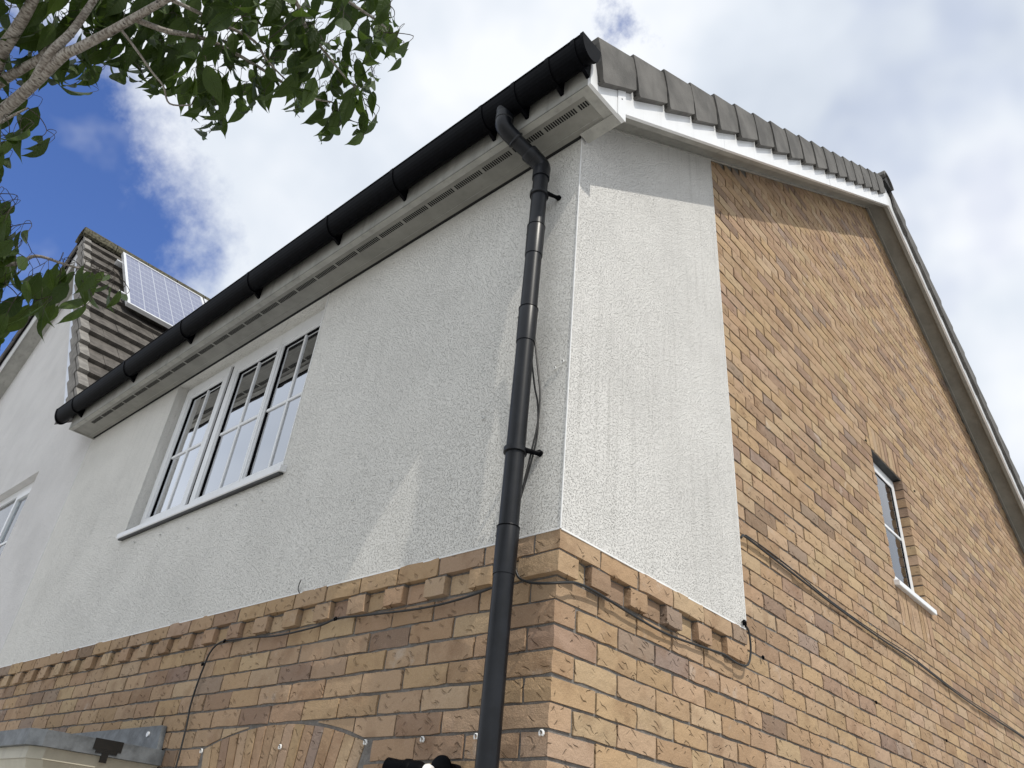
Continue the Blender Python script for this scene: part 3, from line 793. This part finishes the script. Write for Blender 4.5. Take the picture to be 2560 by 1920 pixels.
# ------------------------------------------------------------------ cables
def cable(name, pts, r, label, n=6):
    pts = [Vector(p) for p in pts]; base = pts[0]
    o = MB().tube(smooth_path(pts, n), r, 8).build(name, M['cable'], None, org=(base.x, base.y, base.z + Z0), smooth=True); return tag(o, label, 'cable')
fc = [(-2.095, .006, -.72), (-2.128, .006, -.408), (-2.105, .006, -.235), (-2.075, .004, -.178), (-2.0, -.006, -.154), (-1.92, -.006, -.151), (-1.723, .0, -.158), (-1.507, .0, -.172), (-1.239, -.0, -.166), (-1.109, -.006, -.153), (-.933, -.003, -.162), (-.643, .0, -.176), (-.451, .0, -.173), (-.274, -.005, -.156), (-.18, -.02, -.14), (-.168, -.028, -.02), (-.175, -.03, .05)]
cable('telephone_cable', [(-2.06, .008, -2.4)] + fc, .0042, 'thin black cable clipped under the front dentil bricks and dropping beside the canopy')
gc = [(-.165, -.034, .02), (-.163, -.03, -.09), (-.15, -.025, -.135), (-.132, -.022, -.156), (-.085, -.02, -.174), (-.02, -.016, -.184), (.008, .03, -.172), (.004, .086, -.156), (.0, .158, -.150), (-.004, .255, -.153), (-.006, .429, -.166), (-.008, .645, -.173), (-.006, .935, -.155), (0, 1.04, -.150), (.002, 1.125, -.160), (.006, 1.193, -.158), (.008, 1.232, -.136), (.010, 1.252, -.077), (.010, 1.247, -.01), (.004, 1.235, .012)]
cable('aerial_cable', gc, .0045, 'black cable looping round the brick corner below the gable dentils')
pc = [(-.172, -.036, .93), (-.162, -.032, .842), (-.121, -.03, .621), (-.105, -.03, .526), (-.106, -.03, .406), (-.121, -.032, .309), (-.141, -.034, .196), (-.158, -.035, .10), (-.165, -.034, .02)]
cable('pipe_cable', pc, .0036, 'outer of two thin black cables bowing out from behind the downpipe')
cable('pipe_cable', [(p[0] - .012 - .012 * math.sin(i), p[1] + .006, p[2] - .03) for i, p in enumerate(pc)], .0034, 'inner of two thin black cables bowing out from behind the downpipe')
gb = [(.006, 1.252, .408), (.003, 1.275, .428), (-.004, 1.315, .436), (-.006, 1.44, .434), (-.008, 1.725, .424), (-.008, 2.261, .402), (-.009, 2.9, .392), (-.008, 3.4, .397), (-.009, 3.68, .395), (-.008, 4.41, .367), (-.008, 5.187, .369), (-.008, 6.005, .376), (-.008, 7.4, .36), (-.008, 9.2, .35)]
cable('long_gable_cable', gb, .0055, 'thicker black cable sagging along the gable brickwork below the small window')
cable('long_gable_cable', [(p[0] + .002, p[1], p[2] + .013 + .006 * math.sin(i * 2.1)) for i, p in enumerate(gb)][2:], .0030, 'thin black wire running just above the thick gable cable')

# ------------------------------------------------------------------ cable clips
def clip(name, p, out, m, label, group, s=1.0):
    p = Vector(p); out = Vector(out); side = Vector((0, 0, 1)).cross(out)
    e_ = empty(name, (p.x, p.y, p.z + Z0), label, 'cable clip', group)
    MB().tube([p - out * .004, p + out * .012 * s], .0017 * s, 6).build('nail', M['steel'], e_)
    arc = []
    for i in range(8):
        a = R(-60 + 300 * i / 7); arc.append(p + out * (.007 * s) + side * (.0062 * s * math.cos(a)) + Vector((0, 0, .0062 * s * math.sin(a) - .004 * s)))
    MB().tube(arc, .0030 * s, 6).build('hook', m, e_, smooth=True)
for x_, z_, lab in ((-1.339, -.605, 'white empty cable clip nailed in the bricks of the front arch'), (-.825, -.604, 'white empty cable clip at the end of the front arch nearer the downpipe'),
                    (-.536, -.604, 'white empty cable clip in the front bricks above the security light'), (-.296, -.603, 'white empty cable clip in the front bricks right against the downpipe'),
                    (-1.928, -.606, 'white empty cable clip at the end of the front arch nearer the canopy'), (-.039, -.602, 'white empty cable clip between the downpipe and the brick corner')):
    clip('cable_clip', (x_, .021, z_), (0, -1, 0), M['white_clip'], lab, 'white clips on the front bricks', 1.2)
for y_, z_, lab in ((2.712, .004, 'black cable clip on the gable bricks, second along from the render panel'), (3.861, .004, 'black cable clip on the gable bricks below the small window'),
                    (4.67, .004, 'black cable clip on the gable bricks, the last one past the small window'), (1.408, -.070, 'black clip stub in the gable bricks close to the cable loop')):
    clip('cable_clip', (-.021, y_, z_), (1, 0, 0), M['black'], lab, 'black clips low on the gable bricks', 1.15)
for y_, z_, lab in ((3.353, 1.89, 'black cable clip beside the head of the gable window, towards the render panel'), (4.351, 1.899, 'black cable clip beside the head of the gable window, away from the render panel')):
    clip('cable_clip', (-.021, y_, z_), (1, 0, 0), M['black'], lab, 'black clips beside the gable window head', 1.15)
clip('cable_clip', (.001, 1.208, .022), (1, 0, 0), M['black'], 'black cable clip at the bottom corner of the gable render panel', None, 1.7)
for x_, z_ in ((-.064, .645), (-.028, .66), (-.42, .545), (-.93, .40), (-1.18, .37), (-1.55, .46), (-1.98, .56), (-2.25, .60), (-2.75, .57), (-3.1, .60), (-3.45, .62)):
    clip('cable_clip', (x_, .0, z_), (0, -1, 0), M['white_clip'], 'tiny pale clip stub nailed in the front render', 'clip stubs on the front render', .9)
for x_, z_ in ((-1.94, -.150), (-1.109, -.153), (-2.108, -.235)):
    clip('cable_clip', (x_, -.008 if z_ > -.2 else .004, z_), (0, -1, 0), M['black'], 'small black clip gripping the front cable below the dentils', 'black clips on the front cable', 1.1)
w_ = MB().tube(smooth_path([(-1.432, .0, -.004), (-1.434, -.012, .012), (-1.428, -.016, .035), (-1.424, -.014, .052)], 4), .002, 6).build('wire_stub', M['cable'], None, org=(-1.432, 0, Z0), smooth=True)
tag(w_, 'short black wire stub sticking out at the bottom of the front render', 'wire')

# ------------------------------------------------------------------ security light
sl = empty('security_light', (-.40, .02, -.72 + Z0), 'black barrel shaped security light on a round base below the brick corner', 'security light')
bc = Vector((-.372, -.05, -.712)); ax = Vector((-1, -.38, .02)).normalized(); b0 = Vector((-.392, -.085, -.722))
MB().tube([(bc.x, .022, bc.z), (bc.x, -.03, bc.z), (bc.x, -.05, bc.z)], [.030, .030, .026], 20).build('arm', M['black'], sl, smooth=True)
MB().tube([bc + Vector((0, -.004, 0)), bc, bc + Vector((0, .006, 0)), bc + Vector((0, .012, 0))], [.040, .046, .047, .040], 28).build('round_shade', M['black'], sl, smooth=True)
MB().tube([b0 + ax * t_ for t_ in (0, .02, .05)], [.024, .034, .034], 24).build('barrel', M['black'], sl, smooth=True)
MB().tube([b0 + ax * t_ for t_ in (.046, .052, .066, .070)], [.034, .0375, .0375, .034], 24).build('ring', M['black'], sl, smooth=True)
MB().tube([b0 + ax * t_ for t_ in (.068, .10, .128, .128, .09, .08)], [.032, .034, .0375, .0355, .030, .002], 24, cap=False).build('hood', M['black'], sl, smooth=True)
MB().tube([b0 + ax * t_ for t_ in (-.026, -.02, -.008, .002)], [.008, .022, .028, .026], 20).build('sensor_lens', M['white_clip'], sl, smooth=True)

# ------------------------------------------------------------------ door canopy
cn = empty('door_canopy', (-3.1, -.2, -1.0 + Z0), 'lead grey flat canopy with cream stepped moulding on the front brick wall', 'canopy')
CX1, CX0, CYF, CZ = -2.27, -4.3, -.552, -.600
q = MB(); ch = .05
def plan(i): return [(CX0, RECESS - .002), (CX0, CYF + i), (CX1 - i - ch, CYF + i), (CX1 - i, CYF + i + ch), (CX1 - i, RECESS - .002)]
def slab(m_, i, z0, z1, i2=None):
    a, b = plan(i), plan(i if i2 is None else i2); n = len(m_.v); k = len(a)
    m_.v += [(x, y, z0) for x, y in b] + [(x, y, z1) for x, y in a]
    m_.f += [tuple(range(n + k - 1, n - 1, -1)), tuple(range(n + k, n + 2 * k))] + [(n + j, n + (j + 1) % k, n + k + (j + 1) % k, n + k + j) for j in range(k)]
    return m_
slab(MB(), 0, CZ - .062, CZ).build('edge_flashing', M['lead'], cn)
q = MB(); q.prism([(CX1 - .05, -.495), (CX1 - .028, -.628), (CX0, -.628), (CX0, -.495)], 1, -.006, RECESS - .004)
q.v = [(x, y, z) for x, y, z in q.v]; q.build('upstand_flashing', M['lead'], cn)
lay = [(.030, .030, .045), (.038, .060, .050), (.075, .075, .012), (.080, .105, .055), (.118, .118, .014), (.125, .150, .060), (.16, .16, .05)]
z = CZ - .0625
for i1, i2, h in lay:
    slab(MB(), i1, z - h, z, i2).build('moulding', M['cream'], cn); z -= h + .0005
MB().tube([(-2.43, -.0065, -.53), (-2.43, -.012, -.53)], .012, 14).build('fixing_disc', M['alu'], cn)
q = MB(); q.box(CX1 - .0005, CX1 + .003, -.30, -.175, CZ - .040, CZ + .002); q.box(CX1 - .0005, CX1 + .0035, -.285, -.19, CZ - .052, CZ - .0405); q.box(CX1 - .004, CX1 + .003, -.255, -.225, CZ - .088, CZ - .0525); q.build('tape_patch', M['tape'], cn)

# ------------------------------------------------------------------ neighbour
nb = empty('neighbour_house', (-8.4, 2, 0), 'taller neighbouring house of pale render with a steep brown tiled front gable', 'house')
AX, AZ, SL, VY = -8.47, 5.93, 1.155, -.25      # apex of the tile line at the front verge
def nz(x): return AZ - SL * abs(x - AX)
NX0, NX1 = -11.6, FX
q = MB(); zt = lambda x: nz(x) - .26
wx0, wx1, wz0, wz1 = -8.0, -6.38, .78, 1.90
q.prism([(NX0, wz1), (FX - .002, wz1), (FX - .002, 1.98), (FX - .25, zt(FX - .25)), (AX, zt(AX)), (NX0, zt(NX0))], 1, .0005, .13)
q.box(NX0, wx0, .0005, .13, 0, wz1); q.box(wx1, FX - .002, .0005, .13, 0, wz1); q.box(wx0, wx1, .0005, .13, 0, wz0)
nwall = q.build('render_wall', M['render_n'], nb)
MB().box(FX - .003, FX + .002, -.002, .003, -.004, 1.9).build('joint_bead', M['bead'], nwall)
q = MB(); q.box(NX0, FX - .001, .03, .24, -Z0, -.002); nbr = q.build('brick_wall', M['mortar'], nb)
nw_ = Wall(nbr, 0., 40)
for k in range(0, 34):
    zb = -.075 * k - .065; x = FX - .004 - (.1125 if k % 2 == 0 else 0); yp = 0 if k == 0 else RECESS
    while x > NX0:
        nw_.add((max(x - .215, NX0), yp, zb), .215, .065, .1); x -= .225
nw_.finish()
q = ring(MB(), wx0, wx1, wz0, wz1 - .002, .075, .07, .13); nwin = q.build('window', M['upvc'], nb)
ring(MB(), wx1 - .64, wx1 - .08, wz0 + .08, wz1 - .08, .055, .062, .12).build('sash', M['upvc'], nwin)
MB().box(wx0 + .07, wx1 - .07, .085, .089, wz0 + .07, wz1 - .08).build('pane', M['glass_g'], nwin)
MB().box(wx0 + .07, wx1 - .07, .078, .0845, 1.28, 1.305).build('glazing_bar', M['upvc'], nwin)
ring(MB(), wx1 - .62, wx1 - .2, wz0 + .12, wz1 - .2, .07, .30, .34).build('inner_frame', M['upvc'], nwin)
MB().box(wx0 + .05, wx1 - .02, .42, .44, wz0, wz1).build('room_back', M['interior'], nwin)
# slopes
for s in (1, -1):
    x_end = NX1 + .02 if s == 1 else NX0 - .3
    q = MB(); q.prism([(AX, nz(AX) - .05), (x_end, nz(x_end) - .05), (x_end, nz(x_end) - .15), (AX, nz(AX) - .15)], 1, VY + .02, 6.0)
    sl_ = q.build('roof_slope', M['tile_n'] if s == 1 else M['dark'], nb)
    ln = math.sqrt(1 + SL * SL); ux, uz = s / ln, -SL / ln; nx_, nz_ = s * SL / ln, 1 / ln
    gauge = .335; nc = int(abs(x_end - AX) * ln / gauge)
    for i in range(nc):
        s0 = .06 + i * gauge
        def pt(sv, nv, y): return (AX + ux * sv + nx_ * nv, y, AZ + uz * sv + nz_ * nv)
        def slab8(sa, sb, na, nb2, th, y0, y1):
            return MB().hexa([pt(sa, na - th, y0), pt(sa, na - th, y1), pt(sb, nb2 - th, y1), pt(sb, nb2 - th, y0), pt(sa, na, y0), pt(sa, na, y1), pt(sb, nb2, y1), pt(sb, nb2, y0)])
        if s == 1:
            y0 = VY + .10 - (.15 if i % 2 else 0); j = 0
            while y0 < 2.6:
                a = max(y0, VY + .095); b = y0 + .296
                slab8(s0 - .05, s0 + gauge + rnd.uniform(-.004, .004), -.012 + rnd.uniform(-.003, .003), .040 + rnd.uniform(-.004, .004), .046, a, b).build('roof_tile', M['tile_n'], sl_)
                y0 += .30
            if i == 0:
                slab8(0, nc * gauge, -.02, -.02, .02, 2.6, 6).build('far_tiling', M['tile_n'], sl_)
        vt = slab8(s0 - .03, s0 + gauge + .004, .0, .046, .046, VY, VY + .093)
        c0, c1 = pt(s0 - .03, -.04, VY), pt(s0 + gauge + .004, .004, VY)
        vt.hexa([(*pt(s0 - .03, -.16, VY)[:1], VY, pt(s0 - .03, -.16, VY)[2]), (pt(s0 - .03, -.16, VY)[0], VY + .018, pt(s0 - .03, -.16, VY)[2]),
                 (pt(s0 + gauge - .03, -.125, VY)[0], VY + .018, pt(s0 + gauge - .03, -.125, VY)[2]), (pt(s0 + gauge - .03, -.125, VY)[0], VY, pt(s0 + gauge - .03, -.125, VY)[2]),
                 pt(s0 - .03, -.034, VY), pt(s0 - .03, -.034, VY + .018), pt(s0 + gauge + .004, .0062, VY + .018), pt(s0 + gauge + .004, .0062, VY)])
        vt.build('verge_tile', M['cloak_n'] if s == 1 else M['tile_n'], sl_)
    xa, xb = AX, (FX - .42 if s == 1 else NX0 - .2)
    q = MB(); q.prism([(xa, nz(xa) - .16), (xb, nz(xb) - .16), (xb, nz(xb) - .42), (xa, nz(xa) - .42)], 1, VY + .045, VY + .065); q.build('barge_board', M['upvc'], sl_)
    q = MB(); q.prism([(xa, nz(xa) - .36), (xb, nz(xb) - .36), (xb, nz(xb) - .345), (xa, nz(xa) - .345)], 1, VY + .0655, .02); q.build('verge_soffit', M['upvc_dirty_shaded'], sl_)
for j in range(9):
    n = 9; pts = []; y0 = VY - .03 + j * .45
    for i in range(n + 1):
        a = math.pi * i / n; pts.append((AX + .15 * math.cos(a), AZ - .075 + .17 * math.sin(a)))
    inn = [(AX + .8 * (x - AX), z - .03) for x, z in reversed(pts)]
    q = MB(); q.prism(pts + inn, 1, y0, y0 + .44); q.build('ridge_tile', M['lichen'], nb)
q = MB(); q.prism([(AX - .10, AZ - .13), (AX + .10, AZ - .13), (AX, AZ + .04)], 1, VY + .0, VY + .06); q.build('ridge_end_mortar', M['lichen'], nb)

# solar panels on the neighbour's slope
ln = math.sqrt(1 + SL * SL); ux, uz, nx_, nz_ = 1 / ln, -SL / ln, SL / ln, 1 / ln
for j, lab in enumerate(('framed blue solar panel at the verge end of the neighbouring roof', 'framed blue solar panel further back on the neighbouring roof, half hidden by the gutter')):
    y0 = .205 + j * 1.215; y1 = y0 + 1.19; sa, sb = .38, 2.33; n0 = .13
    def pt(sv, nv, y): return (AX + ux * sv + nx_ * nv, y, AZ + uz * sv + nz_ * nv)
    pp = empty('solar_panel', (pt(sb, n0, y0)[0], y0, pt(sb, n0, y0)[2] + Z0), lab, 'solar panel', None)
    w = .035
    fr = MB()
    for a0, a1, b0_, b1_ in ((sa, sb, y0, y0 + w), (sa, sb, y1 - w, y1), (sa, sa + w, y0 + w, y1 - w), (sb - w, sb, y0 + w, y1 - w)):
        fr.hexa([pt(a0, n0 - .02, b0_), pt(a0, n0 - .02, b1_), pt(a1, n0 - .02, b1_), pt(a1, n0 - .02, b0_), pt(a0, n0 + .03, b0_), pt(a0, n0 + .03, b1_), pt(a1, n0 + .03, b1_), pt(a1, n0 + .03, b0_)])
    fr.build('frame', M['alu'], pp)
    ce = MB(); ce.v = [pt(sa + w, n0 + .022, y0 + w), pt(sb - w, n0 + .022, y0 + w), pt(sb - w, n0 + .022, y1 - w), pt(sa + w, n0 + .022, y1 - w), pt(sa + w, n0 + .01, y0 + w), pt(sb - w, n0 + .01, y0 + w), pt(sb - w, n0 + .01, y1 - w), pt(sa + w, n0 + .01, y1 - w)]
    ce.f = [(0, 1, 2, 3), (7, 6, 5, 4), (0, 4, 5, 1), (1, 5, 6, 2), (2, 6, 7, 3), (3, 7, 4, 0)]; ce.uv = {0: (0, 0), 1: (0, 1), 2: (1, 1), 3: (1, 0), 4: (0, 0), 5: (0, 0), 6: (0, 0), 7: (0, 0)}
    ce.build('cells', M['cells'], pp)
    for yr in (y0 + .0, y0 + .6):
        for sv in (sa + .3, sb - .45):
            MB().hexa([pt(sv, .0, yr - .06), pt(sv, .0, y1), pt(sv + .04, .0, y1), pt(sv + .04, .0, yr - .06), pt(sv, n0 - .021, yr - .06), pt(sv, n0 - .021, y1), pt(sv + .04, n0 - .021, y1), pt(sv + .04, n0 - .021, yr - .06)]).build('rail', M['alu'], pp) if yr == y0 else None

# ------------------------------------------------------------------ cherry tree
TB = Vector((-1.55, -2.25, -Z0))
tree = empty('cherry_tree', (TB.x, TB.y, 0), 'cherry tree with silvery branches and drooping dark green leaves', 'tree')
rt = random.Random(21)
trunk = [TB, TB + Vector((.03, .02, .8)), TB + Vector((.0, .05, 1.6)), TB + Vector((.08, .08, 2.2))]
MB().tube(smooth_path(trunk, 4), [.115 - .045 * i / 12 for i in range(13)], 14).build('trunk', M['bark'], tree, smooth=True)
fork = trunk[-1]
def limb(name, px, r0, r1, start=None):
    pts = [at(*p) for p in px]
    if start is not None: pts = [start] + pts
    sp = smooth_path(pts, 5); n = len(sp)
    MB().tube(sp, [r0 + (r1 - r0) * i / (n - 1) for i in range(n)], 12).build(name, M['bark'], tree, smooth=True); return sp
L1 = limb('branch', [(-420, 600, 2.75), (-120, 372, 2.5), (16, 269, 2.40), (92, 202, 2.36), (158, 139, 2.33), (196, 120, 2.31), (275, 79, 2.28), (342, 41, 2.25), (421, -4, 2.2), (560, -80, 2.15)], .0180, .0075, fork)
L2 = limb('branch', [(85, 208, 2.36), (127, 133, 2.34), (177, 82, 2.35), (222, 19, 2.38), (260, -40, 2.4)], .0125, .0075)
L3 = limb('branch', [(-330, 540, 2.8), (-60, 240, 2.55), (6, 127, 2.5), (41, 73, 2.48), (73, 19, 2.46), (100, -40, 2.45)], .022, .0115, fork)
L4 = limb('branch', [(-120, 290, 2.62), (0, 206, 2.52), (63, 168, 2.5), (104, 142, 2.5), (150, 90, 2.52)], .014, .009)
L5 = limb('branch', [(338, 48, 2.26), (411, 76, 2.26), (459, 85, 2.26), (520, 100, 2.26), (600, 140, 2.27), (690, 195, 2.28), (760, 240, 2.28), (830, 255, 2.28)], .0075, .0022)
L6 = limb('branch', [(300, 70, 2.27), (345, 130, 2.25), (380, 180, 2.24), (408, 215, 2.23), (424, 259, 2.23), (478, 263, 2.22)], .0035, .0018)
L7 = limb('branch', [(421, -4, 2.2), (560, 62, 2.22), (636, 103, 2.23), (668, 152, 2.24), (720, 205, 2.26)], .005, .0018)
L8 = limb('branch', [(560, -80, 2.15), (720, -20, 2.18), (770, 80, 2.2), (810, 127, 2.22), (860, 190, 2.24), (900, 230, 2.26)], .006, .0018)
L9 = limb('branch', [(560, -80, 2.15), (760, -70, 2.16), (880, 10, 2.2), (940, 50, 2.22), (965, 70, 2.24)], .006, .0018)
L10 = limb('branch', [(-200, 720, 2.4), (-60, 665, 2.3), (40, 660, 2.25), (90, 640, 2.24), (160, 660, 2.23), (230, 680, 2.22)], .007, .002)
L11 = limb('branch', [(-120, 372, 2.5), (-40, 330, 2.4), (30, 290, 2.34), (70, 270, 2.3)], .006, .002)
skel = [p for L in (L1[12:], L2, L3[10:], L4[4:], L5, L6, L7, L8, L9, L10, L11) for p in L]

def inside(poly, x, y):
    c = False; j = len(poly) - 1
    for i in range(len(poly)):
        xi, yi = poly[i]; xj, yj = poly[j]
        if (yi > y) != (yj > y) and x < (xj - xi) * (y - yi) / (yj - yi) + xi: c = not c
        j = i
    return c
MASKS = [([(130, -60), (960, -60), (985, 20), (1030, 100), (985, 175), (962, 200), (940, 250), (960, 300), (930, 320), (880, 372), (850, 345), (770, 345), (735, 300), (700, 260), (650, 290), (600, 270), (560, 345), (480, 330), (440, 300), (420, 230), (350, 245), (330, 190), (285, 200), (240, 250), (205, 200), (130, 245), (110, 160)], 520),
         ([(-60, -60), (140, -60), (130, 200), (90, 240), (130, 290), (132, 370), (90, 375), (60, 350), (40, 430), (0, 440), (-60, 440)], 100),
         ([(-60, 490), (40, 495), (72, 570), (70, 640), (150, 650), (200, 650), (270, 670), (322, 730), (312, 775), (290, 770), (260, 790), (240, 760), (215, 775), (180, 740), (165, 790), (128, 770), (120, 830), (100, 880), (80, 800), (50, 790), (30, 810), (18, 850), (-60, 850)], 120)]
def leaf_geo(L, W, bend, fold, rg, twist=0):
    prof = [(.0, .04), (.06, .32), (.14, .62), (.26, .90), (.40, 1.0), (.52, .95), (.62, .78), (.71, .56), (.79, .34), (.86, .16), (.92, .075), (1.0, .012)]
    V, F, UV = [], [], []
    z = 0; y = 0; pt_ = 0
    for i, (t_, w) in enumerate(prof):
        dt = (t_ - pt_) * L; pt_ = t_
        a = bend * t_ * t_; y += dt * math.cos(a); z -= dt * math.sin(a)
        ww = w * W * .5 * (1 + rg.uniform(-.07, .07)); tw = twist * t_
        for sgn in (-1, 0, 1):
            lx = sgn * ww; lz = abs(sgn) * ww * fold
            V.append((lx * math.cos(tw) - lz * math.sin(tw), y, z + lz * math.cos(tw) + lx * math.sin(tw))); UV.append((sgn * w, t_))
    for i in range(len(prof) - 1):
        a = 3 * i
        F += [(a, a + 1, a + 4, a + 3), (a + 1, a + 2, a + 5, a + 4)]
    return V, F, UV
LEAFV = [leaf_geo(.098, .039 * rt.uniform(.82, 1.15), rt.uniform(.15, .95), rt.uniform(.12, .55), rt, rt.uniform(-.5, .5)) for _ in range(9)]
LEAFM = []
for V, F, UV in LEAFV:
    me = bpy.data.meshes.new('leaf'); me.from_pydata(V, [], F); me.materials.append(M['leaf'])
    u = me.uv_layers.new(name='UVMap')
    for lp in me.loops: u.data[lp.index].uv = UV[lp.vertex_index]
    me.polygons.foreach_set('use_smooth', [True] * len(me.polygons)); LEAFM.append(me)
leaves = []
for poly, n in MASKS:
    x0 = min(p[0] for p in poly); x1 = max(p[0] for p in poly); y0 = min(p[1] for p in poly); y1 = max(p[1] for p in poly); k = 0; tries = 0; base = []
    while k < n and tries < n * 200:
        tries += 1
        u, v = rt.uniform(x0, x1), rt.uniform(y0, y1)
        if not inside(poly, u, v): continue
        s = rt.uniform(.62, 1.1); d = rt.uniform(2.12, 2.5)
        if u < 470 and v < 300: d = rt.uniform(2.46, 2.75); s *= 1.14
        if base and min((u - a) ** 2 + (v - b) ** 2 for a, b in base) < 9 ** 2: continue
        p = at(u, v, d)
        az = rt.uniform(0, 2 * math.pi); dn = rt.uniform(1.0, 3.6)
        tip = Vector((math.cos(az), math.sin(az), -dn)).normalized()
        e1 = p + tip * (.118 * s)
        pu = project(e1); pm = project(p + tip * (.06 * s))
        mg = 14
        if not any(inside(poly, pu[0] + a_, pu[1] + b_) for a_, b_ in ((0, 0), (-mg, 0), (mg, 0), (0, -mg * 1.6))):
            if not (pu[1] < 0 or pu[0] < 0): continue
        base.append((u, v)); k += 1
        leaves.append((p, tip, s, rt.uniform(0, 2 * math.pi)))
framed = len(leaves)
# the rest of the crown, above and left of the picture: leaves round three more boughs
U1 = limb('branch', [(-520, 150, 2.9), (-420, -250, 2.8), (-250, -700, 2.8), (-60, -1050, 2.9)], .026, .006, fork)
U2 = limb('branch', [(-700, 300, 3.0), (-900, -100, 3.2), (-1150, -500, 3.4)], .024, .006, fork)
U3 = limb('branch', [(120, -80, 2.45), (260, -330, 2.5), (480, -560, 2.5), (700, -720, 2.6)], .011, .004)
skel += U1[6:] + U2[6:] + U3
for _ in range(700):
    p = rt.choice(U1[6:] + U2[6:] + U3) + Vector((rt.gauss(0, .16), rt.gauss(0, .16), rt.gauss(-.05, .13)))
    u, v, zc = project(p)
    if p.y > -.6 or p.z < -.4 or zc < .5 or (u > -110 and v > -110): continue
    az = rt.uniform(0, 2 * math.pi); tip = Vector((math.cos(az), math.sin(az), -rt.uniform(.6, 2.4))).normalized()
    leaves.append((p, tip, rt.uniform(.7, 1.1), rt.uniform(0, 2 * math.pi)))
def leaf_matrix(p, tip, s, roll):
    y = tip; x = Vector((0, 0, 1)).cross(y)
    if x.length < 1e-3: x = Vector((1, 0, 0))
    x.normalize(); z = x.cross(y)
    a = (roll - math.pi) * .28
    x2 = x * math.cos(a) + z * math.sin(a); z2 = x2.cross(y)
    return Matrix(((x2.x * s, y.x * s, z2.x * s, p.x), (x2.y * s, y.y * s, z2.y * s, p.y), (x2.z * s, y.z * s, z2.z * s, p.z + Z0), (0, 0, 0, 1)))
# twigs: every leaf is tied to the nearest branch or twig already grown
tw = MB(); nodes = list(skel); order = sorted(leaves, key=lambda q: min((q[0] - s).length_squared for s in skel))
for p, tip, s, roll in order:
    root_ = p - tip * .016 + Vector((0, 0, .010))
    q = min(nodes, key=lambda a: (a - root_).length_squared + (0.02 if a.z < root_.z - .05 else 0))
    m_ = (q + root_) / 2 + Vector((rt.uniform(-.004, .004), rt.uniform(-.004, .004), .006))
    L = (q - root_).length
    tp = smooth_path([q, m_, root_, p + tip * .01], 3); tw.tube(tp, [(.0014 if L > .06 else .0009) * (1 - .45 * i / 9) for i in range(10)], 5, cap=False)
    if L > .03: nodes.append(m_)
    nodes.append(root_)
crown = tw.build('crown', M['twig'], tree, smooth=True)
Vb, Fb, Ub, Lv = [], [], [], []
def lsize(q):
    u = project(q[0]); return q[2] if (0 < u[0] < 2560 and -20 < u[1] < 1920) else 0
pick = set(sorted(range(framed), key=lambda i: lsize(leaves[i]), reverse=True)[:300])
for i, (p, tip, s, roll) in enumerate(leaves):
    j = rt.randrange(len(LEAFM)); mw = leaf_matrix(p, tip, s, roll)
    if i in pick:
        o = bpy.data.objects.new('leaf', LEAFM[j]); col.objects.link(o); o.parent = crown
        o.matrix_parent_inverse = Matrix.Translation(-Vector(ORG[crown])); o.matrix_basis = mw
    else:
        V, F, UV = LEAFV[j]; n = len(Vb)
        Vb += [tuple(mw @ Vector(v)) for v in V]; Fb += [tuple(n + a for a in f) for f in F]; Ub += UV; Lv += [rt.random()] * len(V)
me = bpy.data.meshes.new('foliage'); me.from_pydata(Vb, [], Fb); me.materials.append(M['leaf'])
u = me.uv_layers.new(name='UVMap')
for lp in me.loops: u.data[lp.index].uv = Ub[lp.vertex_index]
a = me.attributes.new('lv', 'FLOAT', 'POINT'); a.data.foreach_set('value', Lv)
me.polygons.foreach_set('use_smooth', [True] * len(me.polygons))
o = bpy.data.objects.new('foliage', me); link(o, crown, (0, 0, 0)); o['kind'] = 'stuff'
